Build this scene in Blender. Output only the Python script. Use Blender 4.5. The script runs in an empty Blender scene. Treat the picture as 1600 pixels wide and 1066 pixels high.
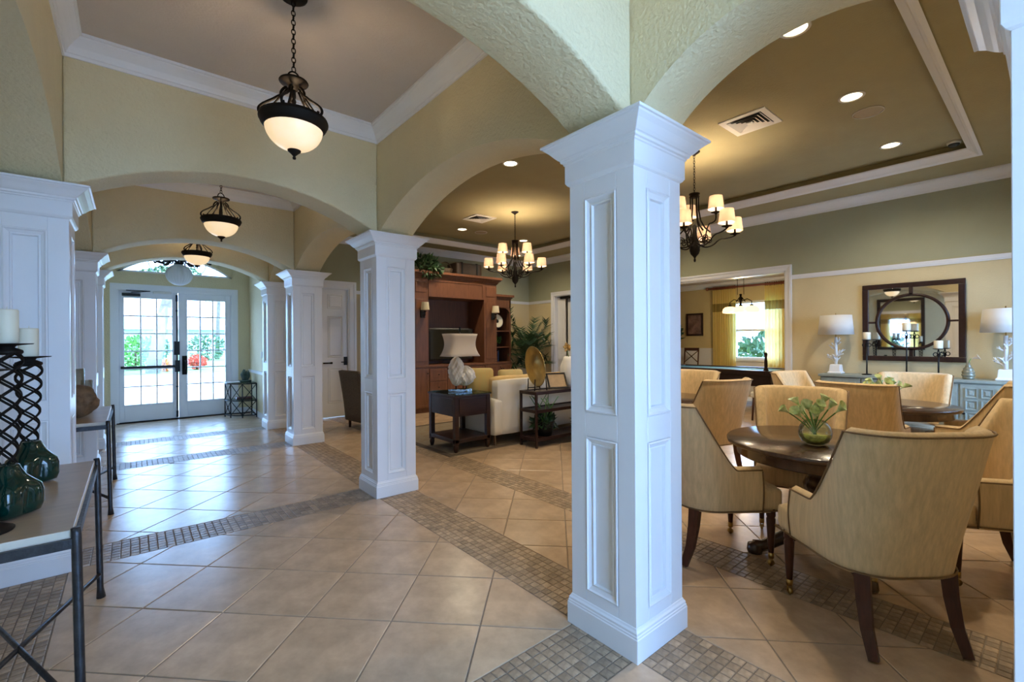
import bpy, bmesh, math, random
from math import sin, cos, pi, sqrt, radians, atan2, floor, ceil
from mathutils import Vector, Matrix

SC = bpy.context.scene
COL = SC.collection
random.seed(7)

# ------------------------------------------------------------------ camera
F_PX, YAW, PITCH, ROLL = 713.82, 0.6948, -0.0005, -0.0062
EYE = Vector((-1.933, 0.0, 1.45))
cam_d = bpy.data.cameras.new('camera')
cam_d.sensor_width = 36.0
cam_d.lens = F_PX / 1600.0 * 36.0
cam_d.clip_start = 0.05
cam_d.clip_end = 400
cam = bpy.data.objects.new('camera', cam_d)
COL.objects.link(cam)
_R = Vector((cos(YAW), -sin(YAW), 0)); _F = Vector((sin(YAW), cos(YAW), 0)); _Z = Vector((0, 0, 1))
_F2 = cos(PITCH) * _F + sin(PITCH) * _Z
_U = -sin(PITCH) * _F + cos(PITCH) * _Z
_RX = cos(ROLL) * _R + sin(ROLL) * _U
_UY = -sin(ROLL) * _R + cos(ROLL) * _U
_m = Matrix((_RX, _UY, -_F2)).transposed().to_4x4()
_m.translation = EYE
cam.matrix_world = _m
SC.camera = cam

def project(p):
    d = Vector(p) - EYE
    dep = d.dot(_F2)
    if dep < 0.05:
        return None
    return 800 + F_PX * d.dot(_RX) / dep, 533 - F_PX * d.dot(_UY) / dep, dep

SC.cycles.max_bounces = 8; SC.cycles.diffuse_bounces = 5; SC.cycles.glossy_bounces = 4; SC.cycles.transparent_max_bounces = 12
# ------------------------------------------------------------------ world, sun, exposure
SC.view_settings.view_transform = 'Standard'
SC.view_settings.look = 'None'
SC.view_settings.gamma = 1.0
SC.view_settings.exposure = 0.95
SC.view_settings.use_curve_mapping = False
w = bpy.data.worlds.new('sky'); SC.world = w; w.use_nodes = True
bg = w.node_tree.nodes['Background']
bg.inputs[0].default_value = (0.33, 0.57, 1.0, 1)
bg.inputs[1].default_value = 9.0

sun_d = bpy.data.lights.new('sun', 'SUN'); sun_d.energy = 6.0; sun_d.angle = radians(0.6); sun_d.color = (0.66, 0.83, 1.0)
sun = bpy.data.objects.new('sun', sun_d); COL.objects.link(sun)
sun.rotation_euler = (radians(-4), radians(30), 0)

def portal(name, loc, rot, sx, sy):
    d = bpy.data.lights.new(name, 'AREA'); d.shape = 'RECTANGLE'; d.size = sx; d.size_y = sy
    d.cycles.is_portal = True
    o = bpy.data.objects.new(name, d); COL.objects.link(o); o.location = loc; o.rotation_euler = rot
    return o
# daylight portals in the real openings (they only steer the sampling of the sky)
portal('portal_entrance', (-1.24, 11.0, 1.65), (radians(-90), 0, 0), 2.1, 3.0)
portal('portal_garden_window', (10.75, 5.0, 1.7), (0, radians(90), 0), 2.0, 1.9)
portal('portal_rear_window', (-0.85, -1.4, 1.67), (radians(90), 0, 0), 1.7, 3.0)

portal('portal_south_window', (4.95, -0.45, 1.45), (radians(90), 0, 0), 1.3, 2.0)

# ------------------------------------------------------------------ materials
MATS = {}
def mat(name, col, rough=0.5, metal=0.0, var=0.0, vscale=6.0, bump=0.0, bscale=40.0, emit=None, estr=0.0,
        spec=0.5, stretch=None, coat=0.0, col2=None, island=0.0, sheen=0.0):
    if name in MATS: return MATS[name]
    m = bpy.data.materials.new(name); m.use_nodes = True
    nt = m.node_tree; N = nt.nodes; L = nt.links
    b = N['Principled BSDF']
    b.inputs['Base Color'].default_value = (*col, 1)
    b.inputs['Roughness'].default_value = rough
    b.inputs['Metallic'].default_value = metal
    b.inputs['Specular IOR Level'].default_value = spec
    if coat: b.inputs['Coat Weight'].default_value = coat; b.inputs['Coat Roughness'].default_value = 0.08
    if sheen: b.inputs['Sheen Weight'].default_value = sheen
    if emit:
        b.inputs['Emission Color'].default_value = (*emit, 1); b.inputs['Emission Strength'].default_value = estr
    tc = mp = None
    if var or bump or col2:
        tc = N.new('ShaderNodeTexCoord'); mp = N.new('ShaderNodeMapping')
        L.new(tc.outputs['Object'], mp.inputs['Vector'])
        if stretch: mp.inputs['Scale'].default_value = stretch
    src = None
    if var or col2:
        n = N.new('ShaderNodeTexNoise'); n.inputs['Scale'].default_value = vscale; n.inputs['Detail'].default_value = 6
        n.inputs['Roughness'].default_value = 0.65
        L.new(mp.outputs[0], n.inputs['Vector'])
        r = N.new('ShaderNodeMapRange'); r.inputs[1].default_value = 0.3; r.inputs[2].default_value = 0.7
        L.new(n.outputs['Fac'], r.inputs[0])
        mx = N.new('ShaderNodeMix'); mx.data_type = 'RGBA'
        a = tuple(max(0, c * (1 - var)) for c in col); c2 = col2 or tuple(min(1, c * (1 + var)) for c in col)
        mx.inputs['A'].default_value = (*a, 1); mx.inputs['B'].default_value = (*c2, 1)
        L.new(r.outputs[0], mx.inputs['Factor'])
        src = mx.outputs['Result']
    if island:
        g = N.new('ShaderNodeNewGeometry'); oi = N.new('ShaderNodeObjectInfo')
        ad = N.new('ShaderNodeMath'); ad.operation = 'ADD'
        L.new(g.outputs['Random Per Island'], ad.inputs[0]); L.new(oi.outputs['Random'], ad.inputs[1])
        fr = N.new('ShaderNodeMath'); fr.operation = 'FRACT'; L.new(ad.outputs[0], fr.inputs[0])
        mr = N.new('ShaderNodeMapRange'); mr.inputs[3].default_value = 1 - island; mr.inputs[4].default_value = 1 + island
        L.new(fr.outputs[0], mr.inputs[0])
        hv = N.new('ShaderNodeHueSaturation')
        L.new(mr.outputs[0], hv.inputs['Value'])
        if src: L.new(src, hv.inputs['Color'])
        else: hv.inputs['Color'].default_value = (*col, 1)
        src = hv.outputs[0]
    if src: L.new(src, b.inputs['Base Color'])
    if bump:
        n2 = N.new('ShaderNodeTexNoise'); n2.inputs['Scale'].default_value = bscale; n2.inputs['Detail'].default_value = 3
        L.new(mp.outputs[0], n2.inputs['Vector'])
        bp = N.new('ShaderNodeBump'); bp.inputs['Strength'].default_value = bump; bp.inputs['Distance'].default_value = 0.01
        L.new(n2.outputs['Fac'], bp.inputs['Height']); L.new(bp.outputs[0], b.inputs['Normal'])
    MATS[name] = m
    return m

def glass_mat(name, tint=(1, 1, 1), refl=0.08, rough=0.0):
    if name in MATS: return MATS[name]
    m = bpy.data.materials.new(name); m.use_nodes = True
    nt = m.node_tree; N = nt.nodes; L = nt.links
    for n in list(N):
        if n.type != 'OUTPUT_MATERIAL': N.remove(n)
    out = [n for n in N if n.type == 'OUTPUT_MATERIAL'][0]
    t = N.new('ShaderNodeBsdfTransparent'); t.inputs[0].default_value = (*tint, 1)
    g = N.new('ShaderNodeBsdfGlossy'); g.inputs['Roughness'].default_value = rough
    lw = N.new('ShaderNodeLayerWeight'); lw.inputs[0].default_value = 0.25
    ad = N.new('ShaderNodeMath'); ad.operation = 'MULTIPLY_ADD'; ad.inputs[1].default_value = 0.6; ad.inputs[2].default_value = refl
    L.new(lw.outputs['Fresnel'], ad.inputs[0])
    mx = N.new('ShaderNodeMixShader')
    L.new(ad.outputs[0], mx.inputs[0]); L.new(t.outputs[0], mx.inputs[1]); L.new(g.outputs[0], mx.inputs[2])
    L.new(mx.outputs[0], out.inputs[0])
    MATS[name] = m
    return m

def cloth_mat(name, col, trans, emit=None, estr=0):
    # thin cloth: diffuse plus translucent
    if name in MATS: return MATS[name]
    m = bpy.data.materials.new(name); m.use_nodes = True
    nt = m.node_tree; N = nt.nodes; L = nt.links
    b = N['Principled BSDF']; out = [n for n in N if n.type == 'OUTPUT_MATERIAL'][0]
    b.inputs['Base Color'].default_value = (*col, 1); b.inputs['Roughness'].default_value = 0.9
    if emit: b.inputs['Emission Color'].default_value = (*emit, 1); b.inputs['Emission Strength'].default_value = estr
    tr = N.new('ShaderNodeBsdfTranslucent'); tr.inputs[0].default_value = (*col, 1)
    wv = N.new('ShaderNodeTexNoise'); wv.inputs['Scale'].default_value = 60
    tc = N.new('ShaderNodeTexCoord'); L.new(tc.outputs['Object'], wv.inputs['Vector'])
    bp = N.new('ShaderNodeBump'); bp.inputs['Strength'].default_value = 0.1; bp.inputs['Distance'].default_value = 0.005
    L.new(wv.outputs['Fac'], bp.inputs['Height']); L.new(bp.outputs[0], b.inputs['Normal'])
    mx = N.new('ShaderNodeMixShader'); mx.inputs[0].default_value = trans
    L.new(b.outputs[0], mx.inputs[1]); L.new(tr.outputs[0], mx.inputs[2]); L.new(mx.outputs[0], out.inputs[0])
    MATS[name] = m
    return m

WHITE = mat('white_trim_paint', (0.80, 0.81, 0.83), 0.32, var=0.01)
WALLY = mat('cream_yellow_wall_paint', (0.72, 0.625, 0.395), 0.75, var=0.03, vscale=3, bump=0.8, bscale=48)
ROOMLOW = mat('straw_wall_paint', (0.63, 0.525, 0.31), 0.75, var=0.03, vscale=3, bump=0.25, bscale=80)
SAGE = mat('sage_green_wall_paint', (0.37, 0.375, 0.255), 0.8, var=0.03, vscale=3, bump=0.25, bscale=80)
CEILH = mat('taupe_ceiling_paint', (0.60, 0.53, 0.47), 0.85, var=0.03, vscale=3, bump=0.4, bscale=60)
CEILR = mat('olive_tan_ceiling_paint', (0.375, 0.33, 0.185), 0.85, var=0.04, vscale=3, bump=0.35, bscale=60)
GROUT = mat('grout', (0.24, 0.19, 0.145), 0.9, var=0.15, vscale=30)
TILE = mat('beige_ceramic_tile', (0.50, 0.36, 0.24), 0.26, var=0.2, vscale=5, bump=0.08, bscale=14, island=0.06, spec=0.75)
MOSA = mat('tumbled_stone_mosaic', (0.34, 0.245, 0.16), 0.42, var=0.3, vscale=22, bump=0.3, bscale=60, island=0.28)
BRONZE = mat('dark_bronze_metal', (0.010, 0.007, 0.005), 0.6, metal=0.0, var=0.3, vscale=20, spec=0.15)
IRON = mat('pewter_grey_iron', (0.05, 0.052, 0.058), 0.42, metal=0.75, var=0.35, vscale=18, bump=0.3, bscale=40)
BLACKM = mat('black_iron', (0.012, 0.012, 0.013), 0.45, metal=0.5, var=0.2)
CHERRY = mat('cherry_wood', (0.165, 0.066, 0.032), 0.38, var=0.25, vscale=5, stretch=(6, 6, 0.7), bump=0.06, bscale=30)
CHERRYD = mat('cherry_wood_grain_panel', (0.13, 0.052, 0.026), 0.42, var=0.3, vscale=4, stretch=(8, 8, 0.6))
DARKW = mat('dark_mahogany_wood', (0.030, 0.013, 0.010), 0.35, var=0.35, vscale=6, stretch=(1, 5, 5), spec=0.35)
TABLEW = mat('espresso_wood_table', (0.050, 0.026, 0.018), 0.22, var=0.3, vscale=4, stretch=(1, 7, 1), coat=0.35)
LEGW = mat('walnut_leg_wood', (0.065, 0.022, 0.012), 0.4, var=0.3, vscale=10, stretch=(5, 5, 1), spec=0.3)
FABRIC = mat('oatmeal_linen_fabric', (0.64, 0.47, 0.26), 0.88, var=0.16, vscale=10, stretch=(5, 5, 0.45), bump=0.15, bscale=160, sheen=0.2)
NAIL = mat('antique_nailhead_trim', (0.20, 0.12, 0.055), 0.5, metal=0.3, bump=0.6, bscale=220)
BRASS = mat('brass', (0.42, 0.27, 0.09), 0.3, metal=1.0)
CREAM = mat('cream_wax', (0.78, 0.72, 0.55), 0.5, var=0.03)
STONETOP = mat('travertine_slab', (0.40, 0.29, 0.19), 0.3, var=0.14, vscale=4, stretch=(1, 4, 1))
STONEEDGE = mat('pale_travertine_edge', (0.62, 0.56, 0.46), 0.5, var=0.08)
GREENG = mat('dark_green_glass', (0.001, 0.022, 0.015), 0.06, var=0.3, vscale=7, coat=0.25)
WICKER = mat('brown_woven_wicker', (0.085, 0.055, 0.032), 0.6, var=0.4, vscale=40, bump=0.8, bscale=90)
SOFA = mat('ivory_sofa_fabric', (0.72, 0.68, 0.60), 0.9, var=0.03, bump=0.08, bscale=200)
LEAF = mat('dark_green_leaf', (0.022, 0.060, 0.018), 0.5, var=0.5, vscale=8, island=0.45)
LEAF2 = mat('mid_green_leaf', (0.055, 0.14, 0.03), 0.45, var=0.4, vscale=8, island=0.4)
LILY = mat('fresh_green_lily', (0.45, 0.70, 0.20), 0.45, var=0.35, vscale=30, col2=(0.86, 0.92, 0.60))
STEM = mat('green_stem', (0.10, 0.24, 0.05), 0.5, var=0.2)
BLUEGREY = mat('blue_grey_distressed_paint', (0.27, 0.31, 0.28), 0.5, var=0.15, vscale=8)
PORCEL = mat('white_porcelain', (0.80, 0.80, 0.78), 0.35, var=0.03, bump=0.1, bscale=30)
SHADE = cloth_mat('white_linen_lampshade', (0.80, 0.78, 0.74), 0.25)
SHADEB = cloth_mat('beige_silk_lampshade', (0.74, 0.66, 0.58), 0.3)
SHADEG = cloth_mat('glowing_peach_lampshade', (0.62, 0.42, 0.30), 0.12, emit=(1.0, 0.60, 0.38), estr=0.05)
BULB = mat('lit_bulb', (1, 0.9, 0.7), 0.5, emit=(1.0, 0.78, 0.48), estr=9.0)
ALAB = mat('lit_alabaster_glass', (0.85, 0.78, 0.62), 0.35, emit=(1.0, 0.70, 0.36), estr=0.40, var=0.12, vscale=7)
CANLENS = mat('lit_downlight_lens', (1, 0.95, 0.8), 0.5, emit=(1.0, 0.86, 0.58), estr=4.0)
CANREF = mat('downlight_reflector', (0.8, 0.72, 0.5), 0.35, metal=0.2, emit=(1.0, 0.80, 0.45), estr=0.5)
PLASTW = mat('white_plastic', (0.72, 0.70, 0.66), 0.5)
GLASS = glass_mat('window_glass', (0.97, 0.99, 1.0), 0.03)
GLASSC = glass_mat('clear_glass', (0.93, 0.97, 0.95), 0.06)
GLASSG = glass_mat('greenish_glass_top', (0.45, 0.62, 0.58), 0.12)
MIRROR = mat('silver_mirror', (0.86, 0.87, 0.86), 0.02, metal=1.0)
BLACKP = mat('black_plastic', (0.012, 0.012, 0.013), 0.3)
SCREEN = mat('dark_tv_screen', (0.006, 0.009, 0.010), 0.08, coat=0.6)

for _m in (BULB, SHADEG): _m.cycles.emission_sampling = 'NONE'
# ------------------------------------------------------------------ mesh builder
class MB:
    def __init__(s): s.v = []; s.f = []; s.sm = []; s.mi = []
    def add(s, vs, fs, smooth=False, mi=0):
        o = len(s.v); s.v += [tuple(v) for v in vs]
        for f in fs: s.f.append(tuple(i + o for i in f)); s.sm.append(smooth); s.mi.append(mi)
        return s
    def box(s, x0, x1, y0, y1, z0, z1, mi=0):
        return s.add([(x0,y0,z0),(x1,y0,z0),(x1,y1,z0),(x0,y1,z0),(x0,y0,z1),(x1,y0,z1),(x1,y1,z1),(x0,y1,z1)],
                     [(0,3,2,1),(4,5,6,7),(0,1,5,4),(1,2,6,5),(2,3,7,6),(3,0,4,7)], False, mi)
    def quad(s, a, b, c, d, mi=0): return s.add([a, b, c, d], [(0,1,2,3)], False, mi)
    def lathe(s, prof, c=(0,0,0), n=24, smooth=True, mi=0, lobes=None):
        vs = []; fs = []
        for (r, z) in prof:
            for i in range(n):
                a = 2*pi*i/n; k = 1.0 if not lobes else lobes(a, z)
                vs.append((c[0]+r*k*cos(a), c[1]+r*k*sin(a), c[2]+z))
        m = len(prof)
        for j in range(m-1):
            for i in range(n):
                i2 = (i+1) % n
                fs.append((j*n+i, j*n+i2, (j+1)*n+i2, (j+1)*n+i))
        if prof[0] != prof[-1] and prof[0][0] > 1e-4: fs.append(tuple(range(n-1, -1, -1)))
        if prof[0] != prof[-1] and prof[-1][0] > 1e-4: fs.append(tuple((m-1)*n+i for i in range(n)))
        return s.add(vs, fs, smooth, mi)
    def tube(s, path, r, n=6, closed=False, smooth=True, mi=0, caps=True):
        P = [Vector(p) for p in path]; m = len(P)
        rr = r if isinstance(r, (list, tuple)) else [r]*m
        vs = []; prev = None
        for i in range(m):
            if closed: t = P[(i+1) % m] - P[i-1]
            else: t = P[min(i+1, m-1)] - P[max(i-1, 0)]
            if t.length < 1e-9: t = Vector((0,0,1))
            t.normalize()
            if prev is None:
                up = Vector((0,0,1)) if abs(t.z) < 0.9 else Vector((1,0,0))
                a = t.cross(up).normalized()
            else:
                a = prev - t*prev.dot(t)
                if a.length < 1e-6: a = t.orthogonal()
                a.normalize()
            prev = a; b = t.cross(a)
            for k in range(n):
                an = 2*pi*k/n
                vs.append(P[i] + (a*cos(an) + b*sin(an))*rr[i])
        fs = []
        for i in range(m if closed else m-1):
            j = (i+1) % m
            for k in range(n):
                k2 = (k+1) % n
                fs.append((i*n+k, i*n+k2, j*n+k2, j*n+k))
        if not closed and caps:
            fs.append(tuple(range(n-1,-1,-1))); fs.append(tuple((m-1)*n+k for k in range(n)))
        return s.add(vs, fs, smooth, mi)
    def bar(s, a, b, wx, wy=None, mi=0):
        wy = wy or wx
        return s.tube([a, b], 1, 4, smooth=False, mi=mi) if False else s._bar(Vector(a), Vector(b), wx, wy, mi)
    def _bar(s, a, b, wx, wy, mi):
        t = (b-a).normalized()
        up = Vector((0,0,1)) if abs(t.z) < 0.95 else Vector((0,1,0))
        x = t.cross(up).normalized()*wx/2; y = x.cross(t).normalized()*wy/2
        vs = [a-x-y, a+x-y, a+x+y, a-x+y, b-x-y, b+x-y, b+x+y, b-x+y]
        return s.add(vs, [(0,3,2,1),(4,5,6,7),(0,1,5,4),(1,2,6,5),(2,3,7,6),(3,0,4,7)], False, mi)
    def prism(s, poly, z0, z1, mi=0):
        n = len(poly)
        vs = [(x,y,z0) for x,y in poly] + [(x,y,z1) for x,y in poly]
        fs = [tuple(range(n-1,-1,-1)), tuple(range(n,2*n))] + [(i,(i+1)%n,n+(i+1)%n,n+i) for i in range(n)]
        return s.add(vs, fs, False, mi)
    def sqloft(s, prof, c=(0,0), mi=0):
        # square rings (half width, z) stacked: mouldings of a square column
        vs = []; fs = []
        for (h, z) in prof:
            vs += [(c[0]-h,c[1]-h,z),(c[0]+h,c[1]-h,z),(c[0]+h,c[1]+h,z),(c[0]-h,c[1]+h,z)]
        for j in range(len(prof)-1):
            for i in range(4):
                i2 = (i+1) % 4
                fs.append((4*j+i, 4*j+i2, 4*j+4+i2, 4*j+4+i))
        fs.append((3,2,1,0)); m = 4*(len(prof)-1); fs.append((m,m+1,m+2,m+3))
        return s.add(vs, fs, False, mi)
    def grid(s, rows, smooth=True, mi=0, closed=False):
        m = len(rows); n = len(rows[0]); vs = [p for r in rows for p in r]; fs = []
        for j in range(m-1):
            for i in range(n if closed else n-1):
                i2 = (i+1) % n
                fs.append((j*n+i, j*n+i2, (j+1)*n+i2, (j+1)*n+i))
        return s.add(vs, fs, smooth, mi)
    def rbox(s, x0, x1, y0, y1, z0, z1, r=0.03, seg=3, puff=0.0, mi=0):
        # soft cushion: rounded box from a subdivided grid
        n = 2*seg+6
        def ax(a, b, t): return a + (b-a)*t
        cx, cy, cz = (x0+x1)/2, (y0+y1)/2, (z0+z1)/2
        hx, hy, hz = (x1-x0)/2, (y1-y0)/2, (z1-z0)/2
        bm = bmesh.new(); bmesh.ops.create_cube(bm, size=2)
        bmesh.ops.subdivide_edges(bm, edges=bm.edges[:], cuts=7, use_grid_fill=True)
        vs = []
        for v in bm.verts:
            p = Vector((v.co.x*hx, v.co.y*hy, v.co.z*hz))
            q = Vector((max(-hx+r, min(hx-r, p.x)), max(-hy+r, min(hy-r, p.y)), max(-hz+r, min(hz-r, p.z))))
            d = p - q
            if d.length > 1e-7: p = q + d.normalized()*r
            if puff:
                k = (1-(p.x/hx)**2)*(1-(p.y/hy)**2)
                if abs(v.co.z) > 0.99: p.z += puff*k*(1 if p.z > 0 else -1)
            vs.append((p.x+cx, p.y+cy, p.z+cz))
        bm.verts.index_update()
        fs = [tuple(x.index for x in f.verts) for f in bm.faces]
        bm.free()
        return s.add(vs, fs, True, mi)
    def mesh(s, name, weld=False):
        me = bpy.data.meshes.new(name); me.from_pydata(s.v, [], s.f)
        me.polygons.foreach_set('use_smooth', s.sm); me.polygons.foreach_set('material_index', s.mi)
        if weld:
            bm = bmesh.new(); bm.from_mesh(me); bmesh.ops.remove_doubles(bm, verts=bm.verts, dist=1e-5)
            bm.to_mesh(me); bm.free()
        me.update()
        return me
    def build(s, name, m, parent=None, loc=None, weld=False, bevel=0.0, bseg=2, recalc=False):
        me = s.mesh(name, weld)
        if recalc:
            bm = bmesh.new(); bm.from_mesh(me); bmesh.ops.recalc_face_normals(bm, faces=bm.faces); bm.to_mesh(me); bm.free()
        for x in (m if isinstance(m, (list, tuple)) else [m]): me.materials.append(x)
        o = bpy.data.objects.new(name, me); COL.objects.link(o)
        if parent: o.parent = parent
        if loc: o.location = loc
        if bevel:
            md = o.modifiers.new('bevel', 'BEVEL'); md.width = bevel; md.segments = bseg; md.limit_method = 'ANGLE'
            md.angle_limit = radians(40)
        return o

def thing(name, label, cat, loc=(0,0,0), rz=0.0, group=None):
    o = bpy.data.objects.new(name, None); COL.objects.link(o)
    o.empty_display_size = 0.1
    o.location = loc; o.rotation_euler = (0,0,rz)
    o['label'] = label; o['category'] = cat
    if group: o['group'] = group
    return o
def tag(o, label, cat, group=None):
    o['label'] = label; o['category'] = cat
    if group: o['group'] = group
    return o
def struct(o, label=None, cat=None):
    o['kind'] = 'structure'
    if label: o['label'] = label
    if cat: o['category'] = cat
    return o
def stuff(o): o['kind'] = 'stuff'; return o
def kids(o): return [c for c in COL.objects if c.parent == o]
def dup(root, loc, rz, label, group=None):
    r = root.copy(); COL.objects.link(r); r.location = loc; r.rotation_euler = (0,0,rz); r['label'] = label
    if group: r['group'] = group
    for ch in kids(root):
        c = ch.copy(); COL.objects.link(c); c.parent = r
        for g in kids(ch):
            d = g.copy(); COL.objects.link(d); d.parent = c
    return r
def facing(fx, fy): return atan2(-fx, fy)
def point_light(name, loc, energy, col, radius=0.05, parent=None):
    d = bpy.data.lights.new(name, 'POINT'); d.energy = energy; d.color = col; d.shadow_soft_size = radius
    o = bpy.data.objects.new(name, d); COL.objects.link(o); o.location = loc
    if parent: o.parent = parent
    return o
# ================================================================== STRUCTURE
CY = [-0.116, 1.419, 4.226, 7.047, 8.604]      # column rows
XL = -2.428                                    # left column line
XR, YB = 6.03, 8.85                            # right and far wall of the big room
YD = 10.75                                     # entrance wall
ZS, T = 2.447, 0.165                           # arch spring, half wall thickness
ZH, ZSOF, ZTR = 3.42, 3.48, 3.64               # hall ceiling, soffit, tray ceiling
LW = -2.62                                     # left wall
YREAR = -1.3

def arch_pts(s0, s1, rise, n=28):
    c = (s1-s0)/2; R = (c*c+rise*rise)/(2*rise); m = (s0+s1)/2
    return [(s0+(s1-s0)*i/n, ZS + max(0.0, sqrt(max(0, R*R-(s0+(s1-s0)*i/n-m)**2))-(R-rise))) for i in range(n+1)]

def arch_wall(name, axis, pos, pts, ztop, parent=None):
    # wall panel whose lower edge follows pts (s,z), thickness 2T, along axis 'x' or 'y'
    b = MB()
    def P(s, t, z): return (s, pos+t, z) if axis == 'x' else (pos+t, s, z)
    for (s0, z0), (s1, z1) in zip(pts, pts[1:]):
        b.add([P(s0,-T,z0),P(s1,-T,z1),P(s1,-T,ztop),P(s0,-T,ztop)], [(0,1,2,3)])
        b.add([P(s0,T,z0),P(s1,T,z1),P(s1,T,ztop),P(s0,T,ztop)], [(3,2,1,0)])
        b.add([P(s0,-T,z0),P(s1,-T,z1),P(s1,T,z1),P(s0,T,z0)], [(3,2,1,0)], True)
    for (s, z) in (pts[0], pts[-1]):
        b.add([P(s,-T,z),P(s,T,z),P(s,T,ztop),P(s,-T,ztop)], [(0,1,2,3)])
    o = b.build(name, WALLY, parent, weld=True, bevel=0.018, bseg=3, recalc=True)
    return struct(o)

def line_pts(ys, rises):
    pts = [(ys[0]-T, ZS)]
    for i in range(len(ys)-1):
        pts.append((ys[i]+T-0.001, ZS)); pts += arch_pts(ys[i]+T, ys[i+1]-T, rises[i])
        pts.append((ys[i+1]-T+0.001, ZS))
    pts.append((ys[-1]+T, ZS))
    return pts
RIS = [0.275, 0.32, 0.32, 0.26]
arch_wall('wall_arcade_right', 'y', 0.0, line_pts(CY, RIS), 3.9)
arch_wall('wall_arcade_left', 'y', XL, line_pts(CY, RIS), 3.9)
for i in range(1, 5):
    arch_wall('wall_cross_arch', 'x', CY[i], arch_pts(XL+T, -T, 0.29), 3.9)

# left wall, rear hall walls, entrance wall
b = MB(); b.box(LW-0.15, LW, YREAR-0.2, YD+0.15, 0, 3.9); struct(b.build('wall_left', WALLY))
b = MB(); b.box(-0.05, 0.10, CY[4]+T, YD, 0, 3.9); struct(b.build('wall_foyer_right', WALLY))
b = MB(); b.box(0.0, 0.3, YREAR, CY[0]-T, 0, 3.9); [b.box(x0, x1, CY[0]-0.25, CY[0]-0.02, z0, z1) for x0, x1, z0, z1 in ((0.0, 4.3, 0, 3.9), (5.6, XR+.15, 0, 3.9), (4.3, 5.6, 0, .45), (4.3, 5.6, 2.45, 3.9))]
struct(b.build('wall_south', ROOMLOW))
# rear wall with three tall windows
b = MB(); b.box(LW-0.15, -1.7, YREAR-0.2, YREAR, 0, 3.9); b.box(0.0, 0.3, YREAR-0.2, YREAR, 0, 3.9)
b.box(-1.7, 0.0, YREAR-0.2, YREAR, 0, 0.15); b.box(-1.7, 0.0, YREAR-0.2, YREAR, 3.2, 3.9)
struct(b.build('wall_rear', WALLY))
wn = bpy.data.objects.new('window_2', None); COL.objects.link(wn); struct(wn)
b = MB()
for x in (-1.7, -0.87, -0.07): b.box(x, x+0.07, YREAR-0.14, YREAR-0.02, 0.15, 3.2)
b.box(-1.7, 0, YREAR-0.14, YREAR-0.02, 0.15, 0.23); b.box(-1.7, 0, YREAR-0.14, YREAR-0.02, 3.12, 3.2)
b.build('window_frame', WHITE, wn)
for x0, x1 in ((-1.63, -0.87), (-0.8, -0.07)):
    MB().box(x0, x1, YREAR-0.09, YREAR-0.085, 0.23, 3.12).build('pane', GLASS, wn)

wn = bpy.data.objects.new('window_4', None); COL.objects.link(wn); struct(wn)
b = MB(); y0_, y1_ = CY[0]-.2, CY[0]-.08
for x in (4.3, 4.92, 5.54): b.box(x, x+.06, y0_, y1_, .45, 2.45)
for z in (.45, 2.39): b.box(4.36, 5.54, y0_, y1_, z, z+.06)
b.build('window_frame', WHITE, wn)
for x0, x1 in ((4.36, 4.92), (4.98, 5.54)): MB().box(x0, x1, CY[0]-.15, CY[0]-.145, .51, 2.39).build('pane', GLASS, wn)

# entrance wall with door and segmental transom openings
DX0, DX1, DZ = -2.12, -0.36, 2.42
TX0, TX1, TZ0, TZ1 = -2.13, -0.35, 2.74, 3.07
b = MB()
def ew(x0, x1, z0, z1): b.box(x0, x1, YD, YD+0.15, z0, z1)
ew(LW-0.15, DX0, 0, 3.9); ew(DX1, 0.2, 0, 3.9); ew(DX0, DX1, DZ, TZ0)
c = (TX1-TX0)/2; rise = TZ1-TZ0; R = (c*c+rise*rise)/(2*rise); mx_ = (TX0+TX1)/2
tp = [(TX0+(TX1-TX0)*i/24, TZ0+max(0, sqrt(max(0, R*R-(TX0+(TX1-TX0)*i/24-mx_)**2))-(R-rise))) for i in range(25)]
for (x0, z0), (x1, z1) in zip(tp, tp[1:]):
    b.add([(x0,YD,z0),(x1,YD,z1),(x1,YD,3.9),(x0,YD,3.9),(x0,YD+.15,z0),(x1,YD+.15,z1),(x1,YD+.15,3.9),(x0,YD+.15,3.9)],
          [(0,1,2,3),(7,6,5,4),(0,4,5,1)])
struct(b.build('wall_entrance', WALLY))

# transom window
wn = bpy.data.objects.new('window_1', None); COL.objects.link(wn); struct(wn)
b = MB()
for (x0, z0), (x1, z1) in zip(tp, tp[1:]): b.bar((x0,YD+.06,z0-.012),(x1,YD+.06,z1-.012), .07, .035)
b.bar((TX0,YD+.06,TZ0+.015),(TX1,YD+.06,TZ0+.015), .07, .04)
b.build('window_frame', WHITE, wn)
b = MB(); b.add([(x,YD+.07,z) for x, z in tp], [tuple(range(len(tp)))]); b.build('pane', GLASS, wn)
for fx in (0.25, 0.5, 0.75):
    x = TX0+(TX1-TX0)*fx; pth = []
    for k in range(7):
        t = k/6; pth.append((x + (fx-0.5)*0.5*(1-t)*0.0 - (0.12*(1-t)**2 if fx < .5 else (-0.12*(1-t)**2 if fx > .5 else 0))*(-1), YD+.05, TZ0+t*(0.30 if fx == .5 else 0.24)))
    b = MB(); b.tube(pth, 0.009, 5); b.build('muntin', WHITE, wn)

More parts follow.
